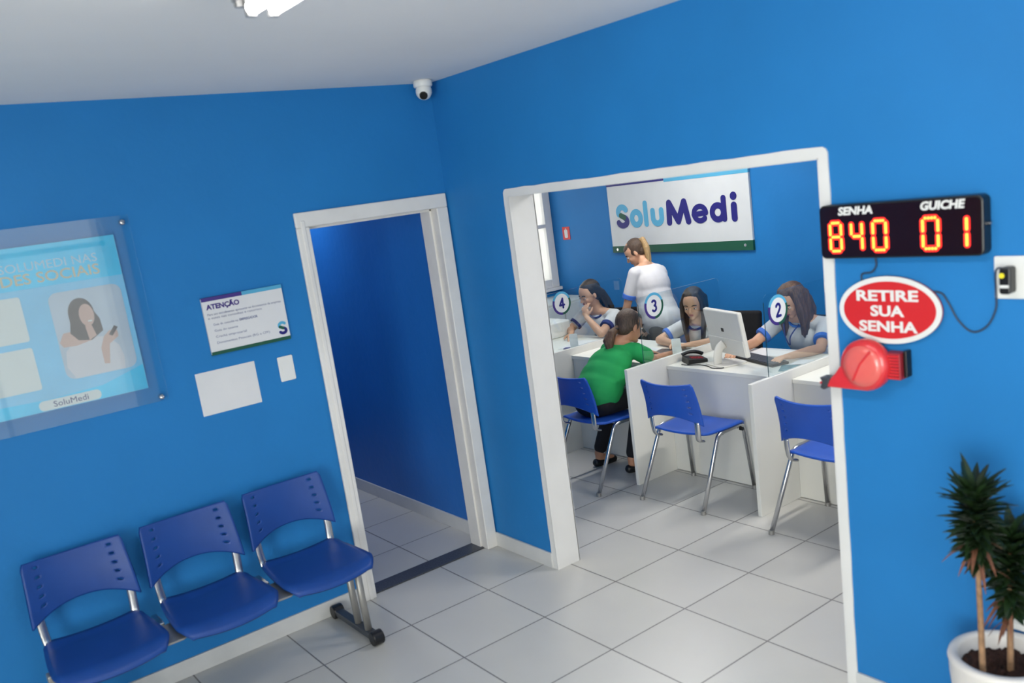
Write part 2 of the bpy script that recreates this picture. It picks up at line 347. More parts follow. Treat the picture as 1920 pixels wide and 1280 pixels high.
# white painted surround of the service opening, with slightly uneven rounded outer corners
t = tag(thing('trim_1', 'white painted surround of the wide service opening', 'trim', (0, 0, 0)), kind='structure')
def wob(a, b, n, fixed, amp=0.0022):
    return [(a + (b - a) * k / n, fixed + random.uniform(-amp, amp)) for k in range(n + 1)]
def surround(y0, y1, z1, wdt):
    # local x = -y, local y = z ; outer outline minus inner opening drawn as one band
    L, R_ = -y1, -y0
    r = 0.025
    outer = [(L + random.uniform(-.0015, .0015), z1 * k / 26) for k in range(0, 26)]
    outer += [(L + r - r * math.cos(math.radians(a)), z1 - r + r * math.sin(math.radians(a))) for a in (15, 45, 75)]
    outer += [(L + r + (R_ - L - 2 * r) * k / 24, z1 + random.uniform(-.0025, .0025)) for k in range(1, 24)]
    outer += [(R_ - r + r * math.sin(math.radians(a)), z1 - r + r * math.cos(math.radians(a))) for a in (15, 45, 75)]
    outer += [(R_ + random.uniform(-.0015, .0015), z1 * k / 26) for k in range(25, -1, -1)]
    inner = [(R_ - wdt, 0), (R_ - wdt, z1 - wdt), (L + wdt, z1 - wdt), (L + wdt, 0)]
    return outer + inner
mb = MB(); mb.prism(surround(-2.239, -0.501, 1.928, 0.036), 0.006, MR(0, 0, 0))
struct(mb, 'casing', WHITE, '', parent=t)
mb = MB().bx(-0.006, WT + 0.004, OY1 - 0.004, OY1 + 0.0005, 0, OZ).bx(-0.006, WT + 0.004, OY0 - .0005, OY0 + 0.004, 0, OZ).bx(-0.006, WT + 0.004, OY0, OY1, OZ - 0.004, OZ + .0005)
mb.bx(WT, WT + 0.006, OY1 - .004, OY1 + 0.03, 0, OZ + .03).bx(WT, WT + 0.006, OY0 - 0.03, OY0 + .004, 0, OZ + .03).bx(WT, WT + 0.006, OY0, OY1, OZ - .004, OZ + 0.03)
struct(mb, 'jamb_lining', WHITE, '', parent=t)
# door frame
t = tag(thing('door_1', 'white door frame open onto the blue corridor', 'door frame', (0, 0, 0)), kind='structure')
FR = mat('door_frame_enamel', (0.76, 0.74, 0.71), 0.45, noise=0.04, bump=0.1, bscale=30)
mb = MB()
mb.bx(-0.845, -0.779, -0.016, 0.0, 0, 1.879).bx(-0.076, -0.010, -0.016, 0.0, 0, 1.879).bx(-0.845, -0.010, -0.016, 0.0, 1.879, 1.948)
struct(mb, 'casing', FR, '', parent=t, bevel=0.005)
mb = MB()
mb.bx(-0.797, -0.785, -0.003, WT + 0.002, 0, 1.89).bx(-0.064, -0.074, -0.003, WT + 0.002, 0, 1.89).bx(-0.797, -0.064, -0.003, WT + 0.002, 1.878, 1.89)
mb.bx(-0.785, -0.772, 0.045, WT, 0, 1.878).bx(-0.086, -0.074, 0.045, WT, 0, 1.878).bx(-0.785, -0.074, 0.045, WT, 1.866, 1.878)
struct(mb, 'jamb_lining', FR, '', parent=t, bevel=0.002)
struct(MB().bx(-0.82, -0.80, -0.020, -0.014, 0, 1.91), 'casing_bead', FR, '', parent=t, bevel=0.003)
struct(MB().bx(-0.785, -0.075, 0.025, WT, 0.0005, 0.006), 'threshold', GRANITE, '', parent=t, bevel=0.002)

# ------------------------------------------------------------------ ceiling lamp
def lamp(name, label, cx, cy, L, along_y, z=H):
    t = thing(name, label, 'ceiling lamp', (cx, cy, z), 0 if along_y else -PI / 2)
    mb = MB(); prof = [(-0.062, -0.042), (-0.05, -0.003), (0.05, -0.003), (0.062, -0.042), (0.058, -0.044), (0.042, -0.02), (-0.042, -0.02), (-0.058, -0.044)]
    M = Matrix.Translation((0, L / 2, 0)) @ Matrix(((1, 0, 0, 0), (0, 0, -1, 0), (0, 1, 0, 0), (0, 0, 0, 1)))
    mb.prism(prof, L, M); mb.build('lamp_housing', ALU, t)
    MB().bx(-0.056, 0.056, -L / 2 - 0.004, -L / 2 + 0.012, -0.055, -0.003).build('end_cap', ALU, t, bevel=0.003)
    MB().bx(-0.056, 0.056, L / 2 - 0.012, L / 2 + 0.004, -0.055, -0.003).build('end_cap', ALU, t, bevel=0.003)
    for sx in (-1, 1):
        MB().cyl((sx * 0.028, -L / 2 + 0.03, -0.062), (sx * 0.028, L / 2 - 0.03, -0.062), 0.0155, seg=24).build('lamp_tube', TUBE, t, smooth=False, bevel=0.004)
        for e in (-1, 1): MB().bx(sx * 0.028 - 0.012, sx * 0.028 + 0.012, e * (L / 2 - 0.022) - 0.008, e * (L / 2 - 0.022) + 0.008, -0.08, -0.02).build('lamp_socket', ALU, t, bevel=0.002)
    return t
lamp('ceiling_lamp', 'twin-tube fluorescent lamp glowing on the white ceiling of the waiting room', -1.6, -2.40, 1.25, True)
lamp('ceiling_lamp', 'added twin-tube lamp, unseen behind the photographer, brightening the waiting room', -2.9, -5.2, 1.25, True)  # added out of view to lift ceiling, floor and far right wall
lamp('ceiling_lamp', 'twin-tube lamp over the middle of the service room, above the opening', 1.9, 0.7, 1.25, False)
lamp('ceiling_lamp', 'twin-tube lamp over the near end of the service room', 1.5, -1.7, 1.25, False)

# dome camera in the corner
t = thing('security_camera', 'small white dome security camera in the ceiling corner', 'security camera', (-0.105, -0.105, H))
MB().lathe([(0.040, 0), (0.046, -0.004), (0.046, -0.026), (0.042, -0.032)]).build('mounting_base', WPLAS, t, smooth=True)
MB().ell((0, 0, -0.052), (0.040, 0.040, 0.040)).build('camera_dome', WPLAS, t, smooth=True)
dv = Vector((-0.52, -0.62, -0.60)).normalized(); c0 = Vector((0, 0, -0.052))
MB().cyl(c0 + dv * 0.030, c0 + dv * 0.0415, 0.021, 0.019).build('lens', HUBM, t)

# ------------------------------------------------------------------ left wall: poster, sign, paper, plate
t = thing('wall_poster', 'sky-blue social media poster behind clear acrylic with a smiling woman holding a phone', 'poster', (-2.1, 0, 1.64))
MB().prism(rrect(-2.64, -1.562, 1.250, 2.034, 0.004), 0.005, ML(0, -0.022, 0)).build('acrylic_sheet', ACRYL, t, world=True)
MB().prism(rrect(-2.575, -1.630, 1.315, 1.962, 0.002), 0.003, ML(0, -0.010, 0)).build('printed_sheet', POSTL, t, world=True)
MB().prism([(-2.575, 1.80), (-1.632, 1.80), (-1.632, 1.962), (-2.575, 1.962)], 0.0006, ML(0, -0.0131, 0)).build('blue_header', POSTB, t, world=True)
MB().prism([(-2.575, 1.316), (-1.632, 1.316), (-1.632, 1.42), (-1.80, 1.37), (-2.0, 1.36), (-2.3, 1.37), (-2.575, 1.41)], 0.0006, ML(0, -0.0131, 0)).build('blue_footer', POSTB, t, world=True)
for sx in (-2.60, -1.588):
    for sz in (2.006, 1.266):
        MB().lathe([(0.0, 0), (0.011, 0), (0.012, 0.003), (0.012, 0.024), (0.009, 0.030), (0.0, 0.031)], seg=24, M=Matrix.Rotation(PI / 2, 3, 'X')).xf(Matrix.Translation((sx, 0, sz))).build('standoff_screw', CHROME, t, smooth=True, world=True)
P = lambda d: ML(0, -0.0138 - d, 0)
text('SIGA A SOLUMEDI NAS', 0.048, P(0) @ Matrix.Translation((-1.712, 1.868, 0)), POSTT, 'headline_text', t, 0.0, align='RIGHT', fit=0.53)
text('REDES SOCIAIS', 0.058, P(0) @ Matrix.Translation((-1.712, 1.818, 0)), POSTO, 'headline_text', t, 0.0006, align='RIGHT', fit=0.43)
MB().prism(rrect(-1.925, -1.650, 1.418, 1.768, 0.035), 0.0006, P(0)).build('photo_panel', PHOTOBG, t, world=True)
MB().prism(rrect(-2.185, -2.020, 1.600, 1.775, 0.01), 0.0006, P(0)).build('white_card', PAPER, t, world=True)
MB().prism(rrect(-2.185, -2.020, 1.405, 1.575, 0.01), 0.0006, P(0)).build('white_card', PAPER, t, world=True)
MB().prism(rrect(-2.048, -1.815, 1.318, 1.358, 0.018), 0.0006, P(0)).build('logo_pill', PAPER, t, world=True)
text('SoluMedi', 0.033, P(0.0008) @ Matrix.Translation((-1.93, 1.327, 0)), NAVY, 'logo_text', t, 0.0, align='CENTER', fit=0.13)
# printed portrait, flat layers of the poster
MB().prism([(-1.925 + 0.035, 1.4182), (-1.70, 1.4182), (-1.695, 1.47), (-1.705, 1.52), (-1.75, 1.565), (-1.82, 1.575), (-1.87, 1.565), (-1.905, 1.53), (-1.915, 1.47)], 0.0005, P(0.0007)).build('printed_blouse', PSHIRT, t, world=True)
MB().prism([(-1.92, 1.57), (-1.90, 1.605), (-1.868, 1.607), (-1.83, 1.58), (-1.80, 1.56), (-1.86, 1.548), (-1.91, 1.55)], 0.0005, P(0.0009)).build('printed_shoulder', PSKIN, t, world=True)
MB().prism(ellp(-1.818, 1.672, 0.048, 0.062)[0:25] + [(-1.866, 1.64), (-1.874, 1.60), (-1.85, 1.568), (-1.80, 1.560), (-1.752, 1.59), (-1.755, 1.64)], 0.0005, P(0.0012)).build('printed_hair', PHAIR, t, world=True)
MB().prism(ellp(-1.800, 1.662, 0.028, 0.045), 0.0005, P(0.0018)).build('printed_face', PSKIN, t, world=True)
MB().prism([(-1.815, 1.62), (-1.79, 1.618), (-1.78, 1.575), (-1.81, 1.56)], 0.0005, P(0.0014)).build('printed_neck', PSKIN, t, world=True)
MB().prism(rrect(-1.80, -1.784, 1.634, 1.640, 0.002), 0.0004, P(0.0024)).build('printed_smile', PAPER, t, world=True)
MB().prism([(-1.775, 1.455), (-1.755, 1.452), (-1.740, 1.53), (-1.700, 1.555), (-1.70, 1.58), (-1.73, 1.585), (-1.755, 1.565), (-1.775, 1.52)], 0.0005, P(0.0016)).build('printed_hand', PSKIN, t, world=True)
MB().prism([(-1.735, 1.568), (-1.722, 1.560), (-1.695, 1.592), (-1.708, 1.601)], 0.0005, P(0.0022)).build('printed_phone', PHAIR, t, world=True)

t = thing('notice_board', 'white notice headed ATENÇÃO with purple and cyan top stripe above the blank sheet', 'notice', (-1.155, 0, 1.515))
MB().prism(rrect(-1.340, -0.970, 1.390, 1.642, 0.003), 0.012, ML(0, -0.003, 0)).build('board', PAPER, t, world=True)
Q = lambda d=0: ML(0, -0.0151 - d, 0)
MB().bx(-1.340, -1.158, -0.0165, -0.003, 1.626, 1.6425).build('purple_stripe', PURP, t, world=True)
MB().bx(-1.158, -0.970, -0.0165, -0.003, 1.626, 1.6425).build('cyan_stripe', CYAN, t, world=True)
MB().bx(-1.340, -0.970, -0.0165, -0.003, 1.389, 1.404).build('green_stripe', DGREEN, t, world=True)
text('ATENÇÃO', 0.030, Q() @ Matrix.Translation((-1.325, 1.590, 0)), PURP, 'notice_text', t, 0.0012, fit=0.150)
for k, (s_, x, z, wd, b) in enumerate((('Para seu atendimento apresente os documentos da empresa', -1.325, 1.563, 0.340, 0), ('e estes nas consultas e retornos', -1.325, 1.547, 0.245, 0), ('Guia de consulta ou', -1.308, 1.517, 0.112, 0.0), ('EMPREGADOR', -1.190, 1.517, 0.085, 0.0005), ('Guia do exame', -1.308, 1.490, 0.105, 0), ('Crachá empresarial', -1.308, 1.463, 0.140, 0), ('Documentos Pessoais (RG e CPF)', -1.308, 1.436, 0.245, 0))):
    text(s_, 0.0145, Q() @ Matrix.Translation((x, z, 0)), GREYTX, 'notice_text', t, b, fit=wd)
def logo_S(parent, M, s, wd):
    mb = MB(); stroke(mb, arc(0, 0.5 * s, 0.42 * s, 0.34 * s, 35, 215), wd, 0.0015, M); mb.build('logo_upper_curve', CYAN, parent, world=True)
    mb = MB(); stroke(mb, [(-0.34 * s, 0.33 * s), (0.05 * s, 0.14 * s)], wd, 0.0017, M); mb.build('logo_middle', DGREEN, parent, world=True)
    mb = MB(); stroke(mb, arc(-0.02 * s, -0.18 * s, 0.42 * s, 0.33 * s, 85, -150), wd, 0.0016, M); mb.build('logo_lower_curve', NAVY, parent, world=True)
logo_S(t, Q() @ Matrix.Translation((-1.000, 1.440, 0)), 0.036, 0.013)

tag(MB().prism(rrect(-1.429, -1.158, 1.131, 1.324, 0.001), 0.002, ML(0, -0.0005, 0)).build('blank_sheet', PAPER), 'blank white landscape sheet stuck on the blue wall under the notice', 'paper')
t = thing('blank_switch_plate', 'small white blank wall plate beside the door frame', 'wall plate', (-1.014, 0, 1.256))
MB().prism(rrect(-1.051, -0.977, 1.198, 1.314, 0.006), 0.007, ML(0, 0, 0)).build('cover_plate', WPLAS, t, world=True, bevel=0.002)
MB().prism(rrect(-1.036, -0.992, 1.222, 1.290, 0.002), 0.0015, ML(0, -0.007, 0)).build('blank_insert', WPLAS, t, world=True)

# ------------------------------------------------------------------ right wall: display, oval sign, dispenser, outlet, cable
t = thing('ticket_display', 'black LED display reading 840 and 01 in red digits', 'ticket display', (0, -2.48, 1.66))
CX = -0.045
MB().prism(rrect(2.222, 2.738, 1.577, 1.745, 0.018), 0.045, MR(0, 0, 0)).build('display_case', BLACK, t, world=True, bevel=0.004)
FACE = mat('tinted_display_face', (0.012, 0.003, 0.004), 0.12)
MB().prism(rrect(2.228, 2.732, 1.583, 1.739, 0.014), 0.002, MR(CX, 0, 0)).build('display_face', FACE, t, world=True)
text('SENHA', 0.033, MR(CX - 0.0022, -2.292, 1.7135), MR and WPLAS, 'display_text', t, 0.0014, fit=0.118, shear=0.15)
text('GUICHÊ'.replace('Ê', 'E'), 0.033, MR(CX - 0.0022, -2.560, 1.7135), WPLAS, 'display_text', t, 0.0014, fit=0.130, shear=0.15)
SEG = {'a': ((0, 1), (1, 1)), 'b': ((1, 1), (1, .5)), 'c': ((1, .5), (1, 0)), 'd': ((0, 0), (1, 0)), 'e': ((0, 0), (0, .5)), 'f': ((0, .5), (0, 1)), 'g': ((0, .5), (1, .5))}
DIG = {'8': 'abcdefg', '4': 'fgbc', '0': 'abcdef', '1': 'bc'}
def digit(ch, yl, wd, parent):
    z0, hh = 1.602, 0.088
    for k, sgn in enumerate(DIG[ch]):
        (a, b), (c, d) = SEG[sgn]
        A = Vector((yl + a * wd, z0 + b * hh)); B = Vector((yl + c * wd, z0 + d * hh)); u = (B - A).normalized()
        A2, B2 = A + u * 0.008, B - u * 0.008
        if k == 0: red = MB(); amb = MB()
        stroke(red, [A2, B2], 0.0185, 0.0010, MR(CX - 0.0022, 0, 0))
        n = 6 if abs(u.x) < 0.5 else 4
        for q in range(n):
            p = A2.lerp(B2, q / (n - 1)); amb.prism(ellp(p.x, p.y, 0.0040, 0.0040, 10), 0.0012, MR(CX - 0.0034, 0, 0))
    r = red.build('lit_digit', LEDR, parent, world=True); r['label'] = 'glowing red digit ' + ch
    am = amb.build('led_dots', LEDY, r); bmv = am.data; bmv.transform(Matrix.Translation(-parent.location))
for ch, yl, wd in (('8', 2.262, 0.038), ('4', 2.336, 0.036), ('0', 2.409, 0.042), ('0', 2.566, 0.045), ('1', 2.648, 0.045)): digit(ch, yl, wd, t)
MB().cyl((-0.02, -2.738, 1.664), (-0.02, -2.748, 1.664), 0.005).build('side_screw', CHROME, t, world=True)

t = thing('oval_sign', 'red oval sign reading RETIRE SUA SENHA with white border', 'sign', (0, -2.428, 1.410))
MB().prism(ellp(2.428, 1.410, 0.170, 0.106, 72), 0.004, MR(-0.012, 0, 0)).build('white_border', WPLAS, t, world=True)
MB().prism(ellp(2.428, 1.410, 0.170, 0.106, 72), 0.006, MR(-0.0075, 0, 0)).build('backing_board', RED, t, world=True)
MB().prism(ellp(2.428, 1.410, 0.153, 0.090, 72), 0.0015, MR(-0.016, 0, 0)).build('red_field', RED, t, world=True)
for s_, z, wd in (('RETIRE', 1.440, 0.205), ('SUA', 1.392, 0.112), ('SENHA', 1.343, 0.195)):
    text(s_, 0.046, MR(-0.0176, -2.425, z), WPLAS, 'sign_text', t, 0.0016, align='CENTER', fit=wd)

t = thing('ticket_dispenser', 'round red ticket dispenser with a beak-shaped slot under the oval sign', 'ticket dispenser', (0, -2.365, 1.24))
cy, cz = 2.362, 1.238
prof = [(0.0, 0.0), (0.080, 0.0), (0.083, 0.006), (0.083, 0.026), (0.079, 0.034), (0.070, 0.040), (0.045, 0.047), (0.0, 0.050)]
mb = MB(); mb.lathe(prof, seg=56, M=MR(0, 0, 0).to_3x3()); mb.xf(Matrix.Translation((-0.030, -cy, cz))); mb.build('round_cover', REDPL, t, smooth=True, world=True)
mb = MB(); mb.lathe([(0.0, 0.0), (0.068, 0.0), (0.066, 0.006), (0.045, 0.0125), (0.0, 0.015)], seg=56, M=MR(0, 0, 0).to_3x3()); mb.xf(Matrix.Translation((-0.0660, -cy, cz))); mb.build('cover_sheen_dome', SALMON, t, smooth=True, world=True)  # paler centre piece carries the painted sheen of the round cover
# beak drawn as a tangent wedge down and to the slot
bk = [(cy - 0.083, cz - 0.006), (cy - 0.105, cz - 0.035), (cy - 0.128, cz - 0.058), (cy - 0.148, cz - 0.083), (cy - 0.06, cz - 0.0825), (cy + 0.01, cz - 0.082), (cy + 0.045, cz - 0.07), (cy + 0.02, cz - 0.01)]
MB().prism(bk, 0.036, MR(-0.030, 0, 0)).build('beak', REDPL, t, world=True, bevel=0.007, bseg=3)
MB().prism([(cy - 0.118, cz - 0.050), (cy - 0.160, cz - 0.050), (cy - 0.150, cz - 0.064), (cy - 0.160, cz - 0.086), (cy - 0.146, cz - 0.092), (cy - 0.136, cz - 0.088)], 0.044, MR(-0.026, 0, 0)).build('slot_mouth', DKSTEEL, t, world=True, bevel=0.004)
MB().prism([(cy - 0.150, cz - 0.062), (cy - 0.176, cz - 0.074), (cy - 0.166, cz - 0.085), (cy - 0.145, cz - 0.08)], 0.001, MR(-0.045, 0, 0)).build('paper_ticket', RED, t, world=True)
mb = MB(); stroke(mb, [(cy + 0.034, cz + 0.050), (cy + 0.0, cz + 0.01), (cy - 0.028, cz - 0.045)], 0.007, 0.004, MR(-0.0785, 0, 0)); mb.build('cover_rib', REDPL, t, world=True, bevel=0.002)
mb = MB().bx(-0.046, -0.0, -(cy + 0.115), -(cy + 0.060), cz - 0.042, cz + 0.042)
mb.build('ribbed_mount', REDDK, t, world=True, bevel=0.003)
mb = MB()
for k in range(8): mb.bx(-0.050, -0.044, -(cy + 0.112), -(cy + 0.074), cz - 0.037 + k * 0.0098, cz - 0.032 + k * 0.0098)
mb.build('mount_ribs', REDPL, t, world=True)
MB().bx(-0.030, -0.0, -(cy + 0.128), -(cy + 0.1155), cz - 0.036, cz + 0.048).build('end_plate', BLACK, t, world=True, bevel=0.003)

t = thing('wall_outlet', 'white square outlet plate holding a black plug adapter, near the ticket display', 'wall outlet', (0, -2.808, 1.51))
MB().prism(rrect(2.746, 2.870, 1.451, 1.570, 0.004), 0.008, MR(0, 0, 0)).build('cover_plate', WPLAS, t, world=True, bevel=0.002)
MB().prism(rrect(2.757, 2.775, 1.49, 1.53, 0.002), 0.0012, MR(-0.008, 0, 0)).build('rocker', WPLAS, t, world=True)
t = thing('plug_adapter', 'black plug adapter with yellow sticker in the square outlet', 'plug adapter', (-0.008, -2.795, 1.505))
MB().prism(rrect(2.776, 2.806, 1.470, 1.544, 0.008), 0.038, MR(-0.008, 0, 0)).build('adapter_body', BLACK, t, world=True, bevel=0.004)
MB().prism(ellp(2.784, 1.522, 0.0075, 0.0075, 20), 0.0012, MR(-0.046, 0, 0)).build('yellow_sticker', YEL, t, world=True)
MB().prism(rrect(2.778, 2.802, 1.488, 1.496, 0.001), 0.0012, MR(-0.046, 0, 0)).build('grey_label', WPLAS, t, world=True)
def bez(ps, n=24):
    ps = [Vector(p) for p in ps]; out = []
    for i in range(len(ps) - 1):
        p0 = ps[max(i - 1, 0)]; p1 = ps[i]; p2 = ps[i + 1]; p3 = ps[min(i + 2, len(ps) - 1)]
        for k in range(n):
            u = k / n; out.append(0.5 * ((2 * p1) + (-p0 + p2) * u + (2 * p0 - 5 * p1 + 4 * p2 - p3) * u * u + (-p0 + 3 * p1 - 3 * p2 + p3) * u ** 3))
    out.append(ps[-1]); return out
CABM = mat('dark_cable', (0.03, 0.05, 0.09), 0.5)
cab = [(-0.02, -2.394, 1.578), (-0.012, -2.392, 1.55), (-0.006, -2.372, 1.528), (-0.004, -2.335, 1.518), (-0.004, -2.36, 1.47), (-0.005, -2.50, 1.465), (-0.005, -2.583, 1.467), (-0.005, -2.610, 1.44), (-0.005, -2.640, 1.385), (-0.005, -2.680, 1.352), (-0.005, -2.722, 1.370), (-0.006, -2.748, 1.42), (-0.014, -2.753, 1.47), (-0.03, -2.760, 1.525), (-0.04, -2.772, 1.542), (-0.035, -2.788, 1.538)]
tag(MB().tube(bez(cab, 6), 0.0028, 8).build('power_cable', CABM, smooth=True), 'thin dark cable drooping from the oval sign up to the plug adapter', 'cable')
t = thing('low_wall_outlet', 'white outlet plate low on the wall behind the potted plant', 'wall outlet', (0, -2.79, 0.487))
MB().prism(rrect(2.750, 2.870, 0.441, 0.532, 0.004), 0.008, MR(0, 0, 0)).build('cover_plate', WPLAS, t, world=True, bevel=0.002)
MB().prism(rrect(2.775, 2.845, 0.462, 0.512, 0.006), 0.002, MR(-0.008, 0, 0)).build('socket', SKIRT, t, world=True)

# ------------------------------------------------------------------ plastic shells used by bench and chairs (facing +X, seat top z=h)
def back_shell(h):
    mb = MB(); NU, NV = 44, 30; V = {}
    for i in range(NU + 1):
        for j in range(NV + 1):
            u = -1 + 2 * i / NU; v = j / NV
            top = h + 0.322 + 0.012 * u * u - (0.020 if abs(u) > 0.985 else 0); bot = h + 0.135 - 0.055 * abs(u) ** 2.2
            z = bot + (top - bot) * v; hw = 0.205 - 0.016 * ((z - h - 0.08) / 0.25)
            x = -0.212 - 0.075 * ((z - h) / 0.35) + 0.042 * u * u + 0.010 * math.sin(v * PI)
            V[i, j] = mb.bm.verts.new((x, u * hw, z))
    for i in range(NU):
        for j in range(NV):
            if i in (5, 6, 37, 38) and j in (6, 11, 16, 21, 26): continue
            mb.bm.faces.new((V[i, j], V[i + 1, j], V[i + 1, j + 1], V[i, j + 1]))
    return mb
def seat_shell(h):
    mb = MB(); NU, NV = 20, 22; V = {}
    for i in range(NU + 1):
        for j in range(NV + 1):
            u = -1 + 2 * i / NU; v = j / NV
            x = -0.195 + 0.412 * v
            hw = 0.185 + 0.025 * math.sin(min(1, v * 1.2) * PI / 2)
            if v > 0.80: hw -= 0.038 * ((v - 0.80) / 0.2) ** 2
            if v < 0.1: hw -= 0.02 * (1 - v / 0.1) ** 2
            z = h - 0.010 + 0.012 * u * u - 0.035 * max(0, (v - 0.82) / 0.18) ** 2 + 0.010 * max(0, (0.15 - v) / 0.15) - 0.006 * max(0, (abs(u) - 0.86) / 0.14) ** 2
            V[i, j] = mb.bm.verts.new((x - (0.022 * u * u if v > 0.5 else 0) * (v - 0.5) * 2, u * hw, z))
    for i in range(NU):
        for j in range(NV): mb.bm.faces.new((V[i, j], V[i + 1, j], V[i + 1, j + 1], V[i, j + 1]))
    return mb
def back_supports(h, parent, m, name='back_support', off=(0, 0)):
    for s in (-1, 1):
        MB().tube(bez([(-0.150, s * 0.155, h - 0.030), (-0.190, s * 0.162, h - 0.012), (-0.200, s * 0.168, h + 0.04), (-0.203, s * 0.170, h + 0.098)], 4), 0.008, 12, flat=2.2).xf(Matrix.Translation((off[0], off[1], 0))).build(name, m, parent, smooth=True)

# waiting bench: beam, three shells, end legs
t = thing('waiting_bench', 'three-seat bench of dark blue plastic seats against the blue wall', 'bench', (-1.62, -0.328, 0))
hb = 0.428
MB().bx(-0.67, 0.64, -0.025, 0.025, hb - 0.075, hb - 0.035).build('beam', GREYMET, t, bevel=0.006)
for cx in (-0.455, -0.006, 0.441):
    R2 = Matrix.Translation((cx, 0, 0)) @ Matrix.Rotation(-PI / 2, 4, 'Z')
    a = seat_shell(hb).xf(R2).build('seat', CHAIRBLUE, t, smooth=True, solid=0.012)
    a = back_shell(hb).xf(R2).build('backrest', CHAIRBLUE, t, smooth=True, solid=0.012)
    for s in (-1, 1):
        MB().tube(bez([(-0.12, s * 0.155, hb - 0.030), (-0.170, s * 0.160, hb - 0.026), (-0.196, s * 0.166, hb - 0.002), (-0.204, s * 0.170, hb + 0.05), (-0.208, s * 0.172, hb + 0.115)], 4), 0.008, 12, flat=2.2).xf(R2).build('back_support', CHROME, t, smooth=True)
    MB().prism([(-0.17, -0.03), (-0.13, 0.06), (0.13, 0.06), (0.17, -0.03), (0.15, -0.10), (-0.15, -0.10)], 0.006, Matrix.Translation((cx, 0, hb - 0.034))).build('seat_plate', GREYMET, t, bevel=0.002)
for cx in (-0.232, 0.217):
    MB().prism([(-0.055, 0.03), (-0.035, -0.06), (-0.060, -0.14), (-0.03, -0.165), (0.03, -0.165), (0.060, -0.14), (0.035, -0.06), (0.055, 0.03)], 0.008, Matrix.Translation((cx, 0, hb - 0.036))).build('link_plate', GREYMET, t, bevel=0.003)
    MB().bx(cx - 0.012, cx + 0.012, 0.03, 0.15, hb - 0.03, hb - 0.018).build('link_bar', CHROME, t, bevel=0.003)
for cx in (-0.56, 0.605):
    lg = MB(); lg.bx(cx - 0.022, cx + 0.022, -0.120, 0.270, 0.018, 0.050); lg = lg.build('foot_bar', DKSTEEL, t, bevel=0.006)
    for yy in (-0.128, 0.278):
        MB().cyl((cx - 0.027, yy, 0.034), (cx + 0.027, yy, 0.034), 0.034).build('foot_cap', BLACK, t, smooth=False, bevel=0.006)
    for yy in (-0.055, 0.045):
        MB().tube([(cx, yy - 0.0, 0.045), (cx, yy + 0.01, 0.2), (cx, yy + 0.01, hb - 0.05)], 0.017, 16, flat=0.8).build('upright', GREYMET, t, smooth=True)

# visitor chairs (facing the desks, +X)
def make_chair(name, label, loc, rz):
    t = thing(name, label, 'chair', loc, rz, None); h = 0.437
    seat_shell(h).xf(Matrix.Translation((0.030, -0.028, 0))).build('seat', CHAIRBLUE2, t, smooth=True, solid=0.012)
    back_shell(h).xf(Matrix.Translation((0.018, -0.028, -0.018))).build('backrest', CHAIRBLUE2, t, smooth=True, solid=0.012)
    back_supports(h - 0.012, t, CHROME, off=(0.018, -0.028))
    for s in (-1, 1):
        y0, y1 = s * 0.232, s * 0.218
        path = [(-0.240, y0, 0.008), (-0.055, y1, h - 0.062), (-0.043, y1, h - 0.040), (-0.022, y1, h - 0.026)]
        path += [(0.005, y1, h - 0.022), (0.150, y1, h - 0.022), (0.185, y1, h - 0.030), (0.200, y1, h - 0.060), (0.240, y0, 0.008)]
        MB().tube(path, 0.0125, 14).build('side_leg_frame', CHROME, t, smooth=True)
        for x in (-0.241, 0.241): MB().cyl((x, y0, 0), (x, y0, 0.022), 0.0155, 0.0145).build('foot_cap', GREYMET, t, smooth=False)
        MB().cyl((0.165, y1, h - 0.045), (0.165, y1 + s * 0.020, h - 0.045), 0.011).build('frame_plug', BLACK, t)
    for x in (0.005, 0.145): MB().tube([(x, -0.218, h - 0.030), (x, 0.218, h - 0.030)], 0.010, 10).build('cross_bar', CHROME, t, smooth=True)
    return t
CHAIRBLUE2 = mat('royal_blue_polypropylene', (0.014, 0.085, 0.46), 0.4, noise=0.05, spec=0.4)
ch = make_chair('visitor_chair', 'blue plastic chair with chromed legs, empty, facing the desk marked 2', (1.195, -0.425, 0), math.radians(2.5))
for lab, loc, rz in (('blue plastic chair with the woman in green sitting on it', (1.085, 0.292, 0), math.radians(-2)),
                     ('blue plastic chair cut off by the edge of the opening, near the ticket display', (1.190, -1.375, 0), math.radians(-1.5))):
    c = copy_tree(ch); c.location = loc; c.rotation_euler = (0, 0, rz); c['label'] = lab

# ------------------------------------------------------------------ service desks
DXF, DXM, DXB, DT = 1.110, 1.462, 2.04, 0.70
PY = [-1.89, -0.945, 0.0, 0.93, 1.87]
def divider(y, label):
    o = MB().bx(DXF, DXB, y - 0.0125, y + 0.0125, 0.0, 0.75).build('desk_divider', LAMIN, bevel=0.002)
    return tag(o, label, 'desk divider')
for y, lab in zip(PY, ('white desk side panel nearest the ticket dispenser', 'white desk side panel between the two empty visitor chairs', 'white desk side panel at the elbow of the woman in green', 'white desk side panel under the number 4 shield', 'white desk side panel beside the window wall')):
    divider(y, lab)
def desk(y0, y1, label):
    t = thing('service_desk', label, 'desk', ((DXM + DXB) / 2, (y0 + y1) / 2, 0))
    MB().bx(1.452, DXB, y0 + 0.0135, y1 - 0.0135, DT - 0.025, DT).build('desk_top', LAMTOP, t, world=True, bevel=0.003)
    MB().bx(DXM, DXM + 0.018, y0 + 0.0135, y1 - 0.0135, 0.004, DT - 0.026).build('modesty_panel', LAMIN, t, world=True)
    return t
desk(PY[0], PY[1], 'white desk behind the chair at the edge of the opening')
desk(PY[1], PY[2], 'white desk carrying the white computer monitor')
desk(PY[2], PY[3], 'white desk where the woman in green is served')
